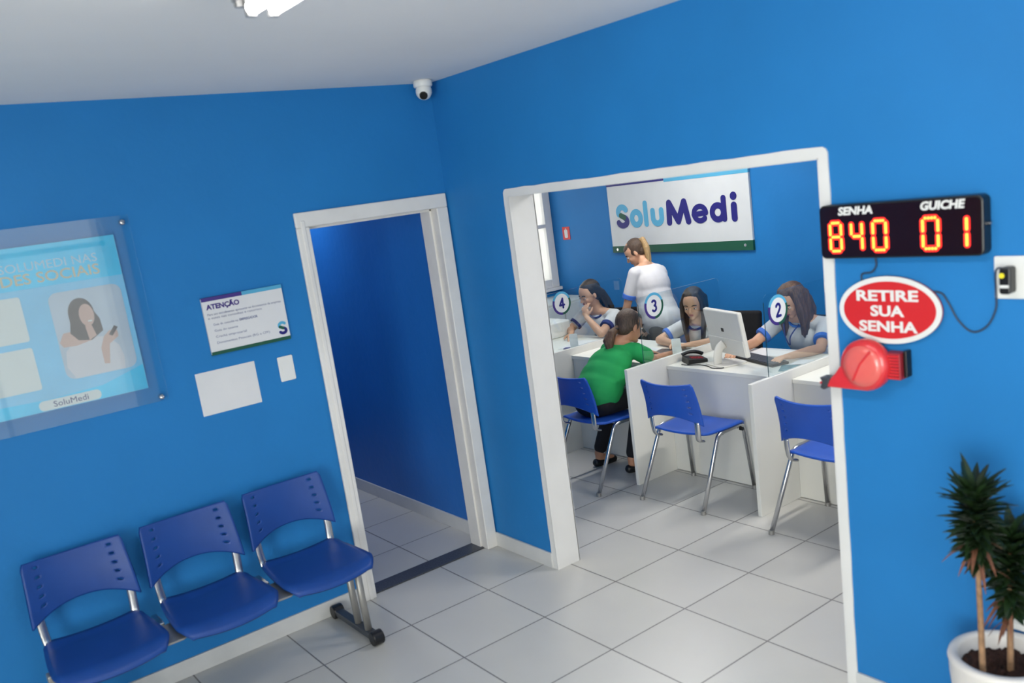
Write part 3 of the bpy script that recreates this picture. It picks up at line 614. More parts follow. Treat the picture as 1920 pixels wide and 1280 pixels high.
desk(PY[3], PY[4], 'white desk of the clerk with her hand on her mouth, below number 4')
# thin dark joint where furniture meets the floor is left to real contact shadow

# glass shields with number discs
def num_disc(parent, n, x, y, z):
    r = 0.083; M = ML(x, y - 0.003, z)
    ring = {'2': (CYAN, PURP, DGREEN)}
    mb = MB()
    MB().prism(ellp(0, 0, r * 0.80, r * 0.80, 48), 0.003, M).build('white_disc', WPLAS, parent, world=True)
    for a0, a1, m, nm in ((20, 160, CYAN, 'cyan_rim'), (160, 270, PURP, 'purple_rim'), (270, 380, DGREEN, 'green_rim')):
        o_ = [(r * math.cos(math.radians(a0 + (a1 - a0) * k / 20)), r * math.sin(math.radians(a0 + (a1 - a0) * k / 20))) for k in range(21)]
        i_ = [(0.78 * r * math.cos(math.radians(a1 - (a1 - a0) * k / 20)), 0.80 * r * math.sin(math.radians(a1 - (a1 - a0) * k / 20))) for k in range(21)]
        MB().prism(o_ + i_, 0.0028, M).build(nm, m, parent, world=True)
    s = r * 0.42
    G = {'2': [arc(0, 0.42 * s, 0.48 * s, 0.50 * s, 160, -30, 10) + [(-0.45 * s, -0.95 * s), (0.55 * s, -0.95 * s)]],
         '3': [arc(-0.05 * s, 0.47 * s, 0.48 * s, 0.45 * s, 140, -75, 10), arc(-0.05 * s, -0.47 * s, 0.52 * s, 0.50 * s, 75, -140, 10)],
         '4': [[(0.25 * s, -0.95 * s), (0.25 * s, 0.90 * s), (-0.60 * s, -0.40 * s), (0.60 * s, -0.40 * s)]]}[n]
    mb = MB()
    for g in G: stroke(mb, g, 0.30 * s + 0.004, 0.0012, M @ Matrix.Translation((0, 0, 0.003)))
    mb.build('numeral', NAVY, parent, world=True)['label'] = 'navy numeral ' + n
def shield(n, y, label, x0=1.272, x1=2.03, z1=1.168, dx=1.40, dz=1.092):
    t = thing('acrylic_shield', label, 'acrylic shield', (1.6, y, 0.75))
    MB().prism(rrect(x0, x1, 0.7505, z1, 0.035), 0.005, ML(0, y + 0.0025, 0)).build('clear_sheet', GLASS, t, world=True)
    MB().bx(x0 - 0.0012, x0 + 0.0003, y - 0.0022, y + 0.0022, 0.752, z1 - 0.04).build('cut_edge', EDGE, t, world=True)
    if n: num_disc(t, n, dx, y, dz)
shield('2', PY[1], 'clear acrylic shield with round number 2, in front of the clerk with loose brown hair', z1=1.20, dx=1.385, dz=1.10)
shield('3', PY[2], 'clear acrylic shield with round number 3, beside the woman in green', dx=1.405, dz=1.095)
shield('4', PY[3], 'clear acrylic shield with round number 4, near the window', dx=1.43, dz=1.085)

# ------------------------------------------------------------------ back wall: sign, extinguisher sign, outlets
t = thing('company_sign', 'large white SoluMedi sign with green bottom band on the back wall', 'sign', (BX, 1.226, 1.525))
sy0, sy1, sz0, sz1 = 0.449, 2.003, 1.232, 1.842
MB().bx(BX - 0.02, BX, sy0, sy1, sz0, sz1).build('sign_board', SIGNW, t, world=True)
MB().bx(BX - 0.022, BX - 0.0005, 1.31, sy1 + .001, sz1 - 0.030, sz1 + .001).build('navy_stripe', NAVY, t, world=True)
MB().bx(BX - 0.022, BX - 0.0005, sy0 - .001, 1.31, sz1 - 0.042, sz1 + .001).build('cyan_stripe', CYAN, t, world=True)
MB().prism([(-2.004, sz0 - .001), (-0.448, sz0 - .016), (-0.448, sz0 + 0.062), (-2.004, sz0 + 0.055)], 0.0225, MR(BX, 0, 0)).build('green_band', DGREEN, t, world=True)
for yy in (0.52, 1.94): MB().cyl((BX - 0.026, yy, sz0 + 0.026), (BX - 0.022, yy, sz0 + 0.026), 0.012).build('fixing_screw', CHROME, t, world=True)
M = MR(BX - 0.0205, 0, 0)
def L(name, m, strokes, wd):
    mb = MB()
    for s_ in strokes: stroke(mb, s_, wd, 0.004, M)
    mb.build(name, m, t, world=True)
# lettering, local x = -y
W = 0.050; b = 1.466
S0 = -1.838
mb = MB(); stroke(mb, arc(S0 + 0.002, b + 0.118, 0.050, 0.042, 25, 205), W, 0.004, M); mb.build('letter_s_top', CYAN, t, world=True)
mb = MB(); stroke(mb, [(S0 - 0.018, b + 0.088), (S0 + 0.025, b + 0.070)], W * 0.92, 0.0045, M); mb.build('letter_s_middle', DGREEN, t, world=True)
mb = MB(); stroke(mb, arc(S0 + 0.0, b + 0.036, 0.054, 0.036, 60, -165), W, 0.0042, M); mb.build('letter_s_bottom', NAVY, t, world=True)
L('letter_o', CYAN, [arc(-1.668, b + 0.055, 0.052, 0.055, 0, 360, 28)], W)
L('letter_l', CYAN, [[(-1.551, b + 0.002), (-1.551, b + 0.176)]], W * 0.96)
L('letter_u', CYAN, [[(-1.468, b + 0.108)] + arc(-1.418, b + 0.046, 0.050, 0.046, 180, 360) + [(-1.368, b + 0.108)]], W)
W2 = 0.056
L('letter_m', NAVY, [[(-1.285, b + 0.002), (-1.275, b + 0.160), (-1.185, b + 0.008), (-1.110, b + 0.160), (-1.075, b + 0.002)]], W2)
L('letter_e', NAVY, [[(-1.015, b + 0.050), (-0.885, b + 0.060)] + arc(-0.948, b + 0.056, 0.064, 0.057, 8, 318, 26)], W2 * 0.76)
L('letter_d', NAVY, [arc(-0.765, b + 0.055, 0.056, 0.055, 0, 360, 28), [(-0.702, b + 0.002), (-0.702, b + 0.162)]], W2 * 0.86)
L('letter_i', NAVY, [[(-0.603, b + 0.002), (-0.603, b + 0.100)]], W2)
L('letter_i_dot', NAVY, [[(-0.603, b + 0.170), (-0.602, b + 0.173)]], W2 * 1.1)

t = thing('extinguisher_sign', 'small red fire extinguisher sign on the back wall near the window', 'sign', (BX, 2.65, 1.425))
MB().bx(BX - 0.004, BX, 2.595, 2.700, 1.368, 1.490).build('red_plate', RED, t, world=True)
MB().prism(rrect(-2.672, -2.626, 1.385, 1.462, 0.012), 0.001, MR(BX - 0.004, 0, 0)).build('white_pictogram', PAPER, t, world=True)
MB().prism(rrect(-2.655, -2.643, 1.455, 1.475, 0.004), 0.001, MR(BX - 0.004, 0, 0)).build('white_nozzle', PAPER, t, world=True)
for yy, zz, lab in ((1.80, 1.035, 'small white outlet plate on the back wall over the number 4 desk'), (-0.17, 0.93, 'small white outlet plate on the back wall beside the seated brown-haired clerk')):
    t = thing('outlet_plate', lab, 'wall outlet', (BX, yy, zz))
    MB().bx(BX - 0.008, BX, yy - 0.030, yy + 0.030, zz - 0.04, zz + 0.04).build('cover_plate', WPLAS, t, world=True, bevel=0.002)
    MB().bx(BX - 0.010, BX - 0.007, yy - 0.015, yy + 0.015, zz - 0.02, zz + 0.02).build('socket', SKIRT, t, world=True)

# ------------------------------------------------------------------ items on the desks
def monitor(loc, rz, label):
    t = thing('computer_monitor', label, 'computer monitor', loc, rz)     # screen faces +X, back faces -X
    tilt = Matrix.Rotation(math.radians(-9), 4, 'Y')
    W_, H_ = 0.395, 0.285
    T = Matrix.Translation((0.03, 0, 0.195)) @ tilt
    MB().box((0, 0, 0), (0.032, W_, H_)).xf(T).build('monitor_housing', MONW, t, bevel=0.010, bseg=3)
    MB().box((-0.0165, 0, -0.085), (0.008, W_ - 0.012, H_ * 0.36)).xf(T).build('rear_bulge', MONW, t, bevel=0.009, bseg=3)
    MB().box((0.0165, 0, 0.01), (0.002, W_ - 0.03, H_ - 0.05)).xf(T).build('screen', BLACK, t)
    MB().prism(rrect(-0.014, 0.014, -0.011, 0.013, 0.005), 0.001, T @ Matrix.Translation((-0.0165, 0.01, 0.018)) @ MR(0, 0, 0)).build('rear_emblem', BLACK, t)
    MB().tube(bez([(0.005, 0, 0.125), (-0.030, 0, 0.10), (-0.045, 0, 0.05), (-0.045, 0, 0.010)], 6), 0.030, 14, flat=0.35).build('stand_neck', MONW, t, smooth=True)
    MB().prism(rrect(-0.10, 0.10, -0.085, 0.11, 0.03), 0.010, Matrix.Rotation(-PI / 2, 4, 'Z')).build('stand_base', MONW, t, bevel=0.003)
    return t
MONW = mat('cream_white_monitor_plastic', (0.70, 0.68, 0.62), 0.4, noise=0.02)
monitor((1.615, -0.35, DT), math.radians(-18), 'white computer monitor seen from behind on the desk beside number 2')

t = thing('computer_keyboard', 'black keyboard lying in front of the white monitor', 'keyboard', (1.75, -0.52, DT), math.radians(-18))
MB().bx(-0.06, 0.06, -0.20, 0.20, 0.0, 0.016).build('keyboard_case', BLACK, t, bevel=0.004)
mb = MB()
for i in range(5):
    for j in range(15): mb.bx(-0.052 + i * 0.021, -0.034 + i * 0.021, -0.19 + j * 0.0255, -0.168 + j * 0.0255, 0.016, 0.021)
mb.build('key_block', DKSTEEL, t)
t = thing('desk_phone', 'black desk telephone beside the white monitor', 'telephone', (1.60, -0.12, DT), math.radians(-30)); t.scale = (0.85, 0.85, 0.7)
MB().prism([(-0.08, 0), (0.08, 0), (0.08, 0.03), (-0.07, 0.055)], 0.15, Matrix.Translation((0, 0.075, 0)) @ Matrix.Rotation(PI / 2, 4, 'X')).build('phone_base', BLACK, t, bevel=0.006)
MB().tube(bez([(-0.08, 0.045, 0.068), (-0.03, 0.045, 0.085), (0.03, 0.045, 0.078), (0.08, 0.045, 0.052)], 4), 0.016, 12).build('handset', BLACK, t, smooth=True)
mb = MB()
for i in range(4):
    for j in range(3): mb.box((-0.03 + i * 0.024, -0.055 + j * 0.024, 0.050 - i * 0.0038), (0.014, 0.014, 0.008))
mb.build('keypad', REDDK, t)
tag(MB().tube(bez([(1.50, -0.10, DT + 0.003), (1.50, -0.16, DT + 0.003), (1.53, -0.22, DT + 0.004), (1.52, -0.30, DT + 0.003), (1.49, -0.36, DT + 0.003), (1.51, -0.42, DT + 0.003), (1.56, -0.40, DT + 0.004), (1.55, -0.36, DT + .004)], 8), 0.003, 8).build('monitor_cable', BLACK, smooth=True), 'thin dark cable curling on the desk behind the white monitor', 'cable')
tag(MB().tube(bez([(1.52, -1.12, DT + 0.003), (1.56, -1.18, DT + 0.003), (1.59, -1.25, DT + 0.005), (1.56, -1.35, DT + 0.003), (1.58, -1.5, DT + 0.003)], 8), 0.004, 8).build('desk_cable', BLACK, smooth=True), 'thin dark cable on the desk near the red ticket dispenser', 'cable')
def sheet(name, c, sx, sy, rz, m, label, cat='paper', h=0.003):
    o = MB().bx(-sx / 2, sx / 2, -sy / 2, sy / 2, 0, h).build(name, m); o.location = c; o.rotation_euler = (0, 0, rz); return tag(o, label, cat)
sheet('paper_stack', (1.935, -0.47, DT), 0.19, 0.30, 0.05, PAPER, 'white paper stack under the hands of the brown-haired clerk', h=0.012)
sheet('paper_form', (1.66, -0.80, DT), 0.15, 0.12, 0.5, TEAL, 'teal and white printed form by the number 2 desk edge')
sheet('paper_sheet', (1.80, -0.82, DT), 0.14, 0.17, 0.2, PAPER, 'crumpled pale blue sheet beside the teal form')
sheet('paper_sheet', (1.72, 0.52, DT), 0.21, 0.30, 0.1, PAPER, 'white sheet on the desk between the woman in green and the young clerk')
sheet('paper_sheet', (1.75, 1.15, DT), 0.30, 0.22, 0.3, PAPER, 'white sheet lying on the number 4 desk')
sheet('blue_folder', (1.64, 1.10, DT + 0.0), 0.05, 0.16, 0.5, NAVY, 'navy strip folder in front of the clerk at number 4', 'folder', 0.006)
sheet('clipboard', (1.78, 0.25, DT), 0.16, 0.22, 0.3, DKSTEEL, 'dark clipboard under the hand of the woman in green', 'clipboard', 0.004)
def stand_card(loc, rz, label):
    t = thing('card_stand', label, 'card stand', loc, rz)
    MB().prism(rrect(-0.03, 0.03, 0, 0.13, 0.008), 0.003, Matrix.Rotation(math.radians(78), 4, 'X')).build('acrylic_card', WPLAS, t)
    MB().bx(-0.035, 0.035, -0.03, 0.05, 0, 0.004).build('base', WPLAS, t)
    return t
stand_card((1.64, 0.06, DT), math.radians(-40), 'small upright white card near the elbow of the woman in green')
stand_card((1.56, 1.00, DT), math.radians(-40), 'small upright white card in front of the clerk with her hand on her mouth')
t = thing('desk_printer', 'white printer on the desk near the window', 'printer', (1.87, 1.705, DT), 0)
MB().bx(-0.15, 0.15, -0.135, 0.135, 0, 0.13).build('printer_body', WPLAS, t, bevel=0.015, bseg=3)
MB().bx(-0.153, -0.149, -0.13, 0.13, 0.04, 0.07).build('paper_slot', SKIRT, t)
MB().bx(-0.20, -0.14, -0.10, 0.10, 0.028, 0.034).build('output_tray', WPLAS, t)
t = thing('low_cabinet', 'low white cabinet under the window of the service room', 'cabinet', (2.45, 2.58, 0))
MB().bx(-0.60, 0.52, -0.24, 0.24, 0.0, 0.84).build('cabinet_body', LAMIN, t, bevel=0.004)
for x0, x1 in ((-0.59, -0.225), (-0.215, 0.145), (0.155, 0.51)):
    d_ = MB().bx(x0, x1, -0.256, -0.241, 0.05, 0.82).build('door', WPLAS, t, bevel=0.003)
    MB().bx(x1 - 0.04, x1 - 0.03, -0.275, -0.256, 0.38, 0.48).build('handle', CHROME, d_)

def office_chair(loc, rz, label):
    t = thing('office_chair', label, 'office chair', loc, rz)   # sitter faces +X
    MB().box((0, 0, 0.42), (0.42, 0.44, 0.06)).build('seat_cushion', BLKFAB, t, bevel=0.025, bseg=4)
    mb = MB().box((-0.235, 0, 0.66), (0.055, 0.40, 0.34), Euler((0, math.radians(-6), 0)).to_matrix()); mb.build('backrest', BLKFAB, t, bevel=0.024, bseg=4)
    MB().tube([(-0.12, 0, 0.40), (-0.27, 0, 0.40), (-0.28, 0, 0.60)], 0.018, 10).build('back_bar', BLACK, t, smooth=True)
    MB().cyl((0, 0, 0.08), (0, 0, 0.39), 0.028).build('gas_column', DKSTEEL, t, smooth=False)
    for k in range(5):
        a = k * 2 * PI / 5 + 0.3; e = (0.26 * math.cos(a), 0.26 * math.sin(a))
        MB().tube([(0, 0, 0.095), (e[0], e[1], 0.065)], 0.018, 10).build('base_arm', BLACK, t, smooth=True)
        MB().cyl((e[0] - 0.02 * math.sin(a), e[1] + 0.02 * math.cos(a), 0.026), (e[0] + 0.02 * math.sin(a), e[1] - 0.02 * math.cos(a), 0.026), 0.026).build('caster', BLACK, t)
    return t
office_chair((2.30, -0.50, 0), PI, 'black office chair behind the brown-haired clerk')
office_chair((2.33, 0.28, 0), PI + 0.2, 'black office chair behind the young long-haired clerk')
office_chair((2.32, 1.38, 0), PI + 0.35, 'black office chair behind the clerk at number 4')

# ------------------------------------------------------------------ people
SKIN = mat('light_skin', (0.62, 0.34, 0.21), 0.5, noise=0.06, nscale=10)
SKIN2 = mat('tan_skin', (0.52, 0.25, 0.145), 0.5, noise=0.06, nscale=10)
HDARK = mat('dark_brown_hair', (0.022, 0.014, 0.011), 0.42, noise=0.5, nscale=30, stretch=(6, 6, 0.8), bump=0.8, bscale=60)
HBROWN = mat('warm_brown_hair', (0.10, 0.052, 0.030), 0.45, noise=0.6, nscale=22, stretch=(6, 6, 0.8), bump=0.8, bscale=60)
HBLOND = mat('blonde_hair', (0.42, 0.27, 0.12), 0.45, noise=0.4, nscale=30, stretch=(6, 6, 0.8), bump=0.8, bscale=60)
HMID = mat('brown_gathered_hair', (0.075, 0.045, 0.028), 0.45, noise=0.5, nscale=30, stretch=(6, 6, 0.8), bump=0.8, bscale=60)
SHIRT = mat('white_uniform_cloth', (0.66, 0.65, 0.66), 0.85, noise=0.03, nscale=20, bump=0.6, bscale=14)
TRIMB = mat('blue_uniform_trim', (0.05, 0.16, 0.58), 0.8, noise=0.05)
TRIMN = mat('navy_uniform_trim', (0.02, 0.03, 0.16), 0.8, noise=0.05)
GREEN = mat('green_tshirt_cloth', (0.012, 0.33, 0.085), 0.85, noise=0.06, nscale=6, bump=0.6, bscale=14)
PANTS = mat('dark_grey_trousers', (0.035, 0.037, 0.045), 0.9, noise=0.1, bump=0.4, bscale=20)
PANTK = mat('black_trousers', (0.008, 0.008, 0.011), 0.9, noise=0.1, bump=0.4, bscale=20)
SHOE = mat('black_shoe', (0.008, 0.008, 0.009), 0.4)
EYEW = mat('eye_white', (0.75, 0.73, 0.72), 0.2)
IRIS = mat('dark_iris', (0.015, 0.008, 0.006), 0.15)
LIP = mat('lip', (0.42, 0.12, 0.11), 0.45)
BROW = mat('eyebrow_hair', (0.03, 0.018, 0.014), 0.7)

def frame(origin, yaw, pitch, roll=0, k=1.0):
    """local: +X out of the face, +Z up; pitch>0 looks down"""
    return Matrix.Translation(origin) @ Euler((math.radians(roll), math.radians(pitch), math.radians(yaw)), 'XYZ').to_matrix().to_4x4() @ Matrix.Scale(k, 4)
def addM(mb, M, fn):
    """run fn on a fresh MB, transform by M and merge into mb"""
    t = MB(); fn(t); bmesh.ops.transform(t.bm, matrix=M, verts=t.bm.verts[:])
    me = bpy.data.meshes.new('tmp'); t.bm.to_mesh(me); mb.bm.from_mesh(me); bpy.data.meshes.remove(me); t.bm.free()
def head_shape(h):
    h.ell((0.0, 0, 0.022), (0.090, 0.072, 0.088), seg=28)
    h.ell((0.030, 0, -0.020), (0.058, 0.060, 0.070), seg=24)
    h.ell((0.036, 0, -0.052), (0.046, 0.046, 0.048), seg=20)
    h.ell((0.066, 0, -0.085), (0.019, 0.022, 0.018), seg=14)
    h.ell((0.060, 0, 0.024), (0.026, 0.050, 0.018), seg=16)
    for s in (-1, 1):
        h.ell((0.058, s * 0.033, -0.026), (0.024, 0.022, 0.022), seg=14)
        h.ell((-0.004, s * 0.072, -0.008), (0.016, 0.010, 0.030), seg=12)
    h.cap((0.084, 0, 0.006), 0.007, (0.102, 0, -0.026), 0.0115)
    for s in (-1, 1): h.ell((0.094, s * 0.010, -0.028), (0.009, 0.007, 0.007), seg=10)
    h.ell((0.083, 0, -0.050), (0.008, 0.022, 0.007), seg=12); h.ell((0.080, 0, -0.060), (0.009, 0.019, 0.007), seg=12)
def hand_shape(mb, wrist, d, nrm, side, k=1.0, curl=0.55):
    """d fingers' direction, nrm back-of-hand normal, side +1 thumb on d x nrm side"""
    d = Vector(d).normalized(); nrm = Vector(nrm); nrm = (nrm - d * nrm.dot(d)).normalized(); sd = d.cross(nrm) * side
    W_ = Vector(wrist)
    pc = W_ + d * 0.042 * k
    R3 = Matrix((d, sd, nrm)).transposed()
    mb.ell(pc, (0.046 * k, 0.036 * k, 0.014 * k), R3, seg=16)
    mb.cap(W_ - d * 0.01, 0.021 * k, W_ + d * 0.03 * k, 0.019 * k)
    for i, (off, ln, fan) in enumerate(((0.029, 0.070, 0.10), (0.0095, 0.078, 0.03), (-0.0105, 0.072, -0.05), (-0.029, 0.056, -0.14))):
        p = W_ + d * 0.076 * k + sd * off * k; dd = (d + sd * fan).normalized(); pts = [p]; a = 0.12
        for f in (0.45, 0.30, 0.25):
            a += curl * 0.55; q = (dd * math.cos(a) - nrm * math.sin(a)); p = p + q * ln * f * k; pts.append(p)
        mb.chain(pts, [0.0088 * k, 0.0082 * k, 0.0076 * k, 0.0066 * k], 10)
    p = W_ + d * 0.022 * k + sd * 0.026 * k
    p1 = p + (d * 0.55 + sd * 0.75 - nrm * 0.25).normalized() * 0.034 * k; p2 = p1 + (d * 0.85 + sd * 0.35 - nrm * 0.3).normalized() * 0.030 * k
    mb.chain([p, p1, p2], [0.012 * k, 0.0105 * k, 0.0088 * k], 10)
def lerp(a, b, t): return Vector(a).lerp(Vector(b), t)

def person(name, label, base, P, head, skin, shirt, pants, hair_mat, hair_fn, sleeve=0.55, cuff=None, collar=None, bare_feet=False, extra_torso=(), k=0.93, lean=None, shoe=SHOE):
    """P: joints; head: (centre, yaw, pitch, roll)"""
    t = thing(name, label, 'person', base)
    curl = P.pop('curl', (0.55,))[0]; V_ = {a: Vector(b) for a, b in P.items()}
    HM = frame(head[0], head[1], head[2], head[3], k)
    nb = V_['neck']; ch = V_['chest']; pe = V_['pelvis']; sR, sL = V_['sR'], V_['sL']
    side = (sL - sR).normalized(); up = (nb - pe).normalized(); fwd = side.cross(up).normalized() * -1
    if fwd.dot(Vector((math.cos(math.radians(lean if lean is not None else head[1])), math.sin(math.radians(lean if lean is not None else head[1])), 0))) < 0: fwd = -fwd
    R3 = Matrix((fwd, side, up)).transposed(); mid = (sR + sL) / 2
    # ---- body, one surface
    b = MB()
    addM(b, HM, head_shape)
    hb_ = HM @ Vector((-0.012, 0, -0.055))
    b.chain([hb_, lerp(hb_, nb, 0.5), nb], [0.047 * k, 0.046 * k, 0.055 * k], 16)
    b.ell(ch, (0.088 * k, 0.125 * k, 0.13 * k), R3); b.ell(lerp(ch, pe, 0.5), (0.085 * k, 0.115 * k, 0.13 * k), R3); b.ell(pe, (0.10 * k, 0.145 * k, 0.10 * k), R3)
    for s_ in (sR, sL): b.chain([nb - up * 0.02, s_], [0.05 * k, 0.047 * k], 14)
    for s_ in 'RL':
        S, E_, W_ = V_['s' + s_], V_['e' + s_], V_['w' + s_]
        b.chain([S, lerp(S, E_, 0.45), E_], [0.046 * k, 0.041 * k, 0.034 * k], 14)
        b.chain([E_, lerp(E_, W_, 0.35), W_], [0.034 * k, 0.034 * k, 0.022 * k], 14)
        hd = V_.get('h' + s_, (W_ - E_)); nn = V_.get('n' + s_, Vector((0, 0, 1)))
        hand_shape(b, W_, hd, nn, V_.get('t' + s_, Vector((1, 0, 0))).x, k, curl)
        Hp, K_, A_ = V_['hip' + s_], V_['k' + s_], V_['a' + s_]
        b.chain([Hp, K_], [0.078 * k, 0.052 * k], 16); b.chain([K_, lerp(K_, A_, 0.35), A_], [0.050 * k, 0.048 * k, 0.031 * k], 14)
        T_ = V_['t_' + s_]; b.chain([A_ - Vector((0, 0, 0.025)), T_], [0.030 * k, 0.024 * k], 12)
    b.build('body', skin, t, remesh=0.0052, sm_it=2, world=True)
    # ---- top garment
    g = MB(); I = 0.014
    g.ell(ch, (0.095 * k + I, 0.128 * k + I, 0.13 * k + I), R3); g.ell(ch - up * 0.01 + fwd * 0.045 * k, (0.065 * k, 0.105 * k, 0.065 * k), R3)
    g.ell(lerp(ch, pe, 0.5), (0.095 * k + I, 0.128 * k + I, 0.14 * k), R3); g.ell(lerp(ch, pe, 0.85), (0.105 * k + I, 0.145 * k + I, 0.11 * k), R3)
    for c_, r_ in extra_torso: g.ell(c_, r_, R3)
    for s_ in (sR, sL): g.chain([nb - up * 0.035, s_], [0.050 * k, 0.055 * k], 14)
    for s_ in 'RL':
        S, E_ = V_['s' + s_], V_['e' + s_]
        g.chain([S, lerp(S, E_, sleeve)], [0.056 * k, 0.054 * k + (0.004 if not cuff else 0.002)], 16)
    g.build('shirt', shirt, t, remesh=0.006, sm_it=14, world=True)
    if cuff:
        for s_ in 'RL':
            S, E_ = V_['s' + s_], V_['e' + s_]; a, c = lerp(S, E_, sleeve + 0.03), lerp(S, E_, sleeve + 0.17)
            MB().cyl(a, c, 0.0595 * k, 0.058 * k, 24).build('sleeve_cuff', cuff, t, world=True, bevel=0.004, smooth=False)
    if collar:
        cl = MB(); cc = nb + up * 0.006
        pts = [cc + R3 @ Vector((0.074 * k * math.cos(a), 0.076 * k * math.sin(a), -0.020 - 0.022 * math.cos(a))) for a in [x * PI / 10 for x in range(-9, 10)]]
        cl.tube(pts, 0.011, 8, flat=0.8); cl.build('collar', collar, t, world=True, smooth=True)
    # ---- trousers
    p_ = MB(); p_.ell(pe, (0.108 * k, 0.152 * k, 0.105 * k), R3)
    for s_ in 'RL':
        Hp, K_, A_ = V_['hip' + s_], V_['k' + s_], V_['a' + s_]
        p_.chain([Hp, K_], [0.086 * k, 0.060 * k], 16); p_.chain([K_, lerp(K_, A_, 0.9)], [0.060 * k, 0.046 * k], 14)
    p_.build('trousers', pants, t, remesh=0.007, sm_it=2, world=True)
    for s_ in 'RL':
        A_, T_ = V_['a' + s_], V_['t_' + s_]; h_ = MB(); d_ = (T_ - A_); d_.z = 0; d_.normalize()
        lo = A_ - Vector((0, 0, A_.z - 0.028)); tz = Vector((T_.x, T_.y, 0.026))
        h_.chain([lo - d_ * 0.025, lo + d_ * 0.06, tz], [0.029, 0.030, 0.026], 14); h_.build('shoe', shoe, t, remesh=0.006, world=True)
    # ---- hair
    global PT; PT = math.tan(math.radians(head[2]))
    h = MB(); addM(h, HM, hair_fn); h.build('hair', hair_mat, t, remesh=0.0055, sm_it=1, world=True)
    # ---- face details
    for s in (-1, 1):
        MB().ell((0.0745, s * 0.030, -0.001), (0.0125, 0.0135, 0.0095), seg=16).xf(HM).build('eye', EYEW, t, world=True, smooth=True)
        MB().ell((0.0835, s * 0.030, -0.002), (0.0045, 0.0062, 0.0062), seg=12).xf(HM).build('iris', IRIS, t, world=True, smooth=True)
        MB().ell((0.0755, s * 0.030, 0.0045), (0.0138, 0.0155, 0.0055), seg=14).xf(HM).build('eyelid', BROW if s > 5 else skin, t, world=True, smooth=True)
        MB().tube(bez([HM @ Vector((0.086, s * 0.014, 0.018)), HM @ Vector((0.086, s * 0.030, 0.024)), HM @ Vector((0.073, s * 0.047, 0.018))], 4), 0.0035 * k, 8).build('eyebrow', BROW, t, world=True, smooth=True)
    MB().ell((0.0895, 0, -0.0505), (0.0045, 0.018, 0.0035), seg=14).ell((0.0875, 0, -0.0580), (0.0050, 0.016, 0.0045), seg=14).xf(HM).build('lips', LIP, t, world=True, smooth=True)
    return t, HM

PT = 0.0
def droop(pts, k_=0.85):
    """hair hangs by gravity: shear the local strand by the head's bow"""
    return [Vector((v[0] + max(0, 0.03 - v[2]) * PT * k_, v[1], v[2])) for v in pts]
def cap_hair(h, back=0.024, low=0.0, forehead=0.0):
    h.ell((-back, 0, 0.030), (0.093, 0.083, 0.092), seg=28)
    h.ell((-0.050, 0, -0.020 - low), (0.060, 0.072, 0.070), seg=20)
    h.ell((-0.004, 0, 0.066 + forehead), (0.072, 0.064, 0.048), seg=20)
def strands(h, spec):
    for pts, rs in spec: h.chain([Vector(p) for p in pts], rs, 10)

def hair_long(h):           # very long straight, falling in front of both shoulders
    cap_hair(h)
    rnd = random.Random(3)
    for s in (-1, 1):
        for q in range(12):
            a = q / 11; j = rnd.uniform(-0.006, 0.006)
            x0 = 0.045 - 0.11 * a
            h.chain([Vector(v) for v in droop(((x0 * 0.5, s * 0.045, 0.085), (x0 - 0.01, s * 0.078, 0.02 + j), (x0 + 0.004, s * (0.082 + j), -0.08), (x0 + 0.028 * (1 - a), s * (0.070 + j), -0.17), (x0 + 0.045 * (1 - a), s * (0.055 + 0.02 * a + j), -0.27 - 0.03 * rnd.random())), 0.5)], [0.018, 0.016, 0.016, 0.014, 0.005], 8)
def hair_shoulder(h):       # thick, wavy, shoulder length, hanging forward as the head bends
    cap_hair(h, 0.022)
    rnd = random.Random(5)
    for s in (-1, 1):
        for q in range(14):
            a = q / 13; j = rnd.uniform(-0.010, 0.010)
            x0 = 0.030 - 0.105 * a
            h.chain([Vector(v) for v in droop(((x0 * 0.5, s * 0.05, 0.088), (x0, s * 0.080, 0.02 + j), (x0 - 0.01, s * (0.088 + j), -0.06), (x0 - 0.020 + j, s * (0.090 + j), -0.13), (x0 - 0.02, s * (0.080 + j), -0.19 - 0.03 * rnd.random())))], [0.020, 0.020, 0.020, 0.017, 0.006], 8)
    for q in range(8):
        y = -0.07 + q * 0.02
        h.chain([Vector(v) for v in droop(((-0.05, y, 0.05), (-0.095, y, -0.04), (-0.105, y * 1.1, -0.12), (-0.10, y * 1.1, -0.19)), 0.5)], [0.025, 0.022, 0.020, 0.006], 8)
def hair_back(h):           # dark, swept behind the ears, falling down the back to one shoulder
    cap_hair(h, 0.026)
    rnd = random.Random(8)
    for q in range(12):
        y = -0.065 + q * 0.0118; j = rnd.uniform(-0.008, 0.008)
        h.chain([Vector(v) for v in ((-0.03, y, 0.06), (-0.088, y * 1.05, -0.02), (-0.105 + j, y * 1.15, -0.10), (-0.115 + j, y * 1.2, -0.18), (-0.11, y * 1.1, -0.25 + j * 2))], [0.028, 0.026, 0.025, 0.022, 0.006], 8)
    for s in (-1, 1):
        for q in range(4): h.chain([Vector(v) for v in ((0.03, s * 0.03, 0.088), (-0.01 - q * 0.01, s * 0.075, 0.045), (-0.05 - q * 0.008, s * 0.080, -0.03), (-0.07, s * 0.078, -0.13), (-0.06, s * 0.085, -0.20))], [0.012, 0.013, 0.016, 0.016, 0.006], 8)
def hair_tied(h):           # combed back close to the head
    h.ell((-0.020, 0, 0.030), (0.085, 0.077, 0.086), seg=28); h.ell((-0.045, 0, -0.012), (0.052, 0.066, 0.058), seg=20)
    h.ell((0.016, 0, 0.058), (0.066, 0.060, 0.046), seg=20)
    for s in (-1, 1): h.ell((-0.01, s * 0.062, 0.012), (0.045, 0.015, 0.04), seg=14)

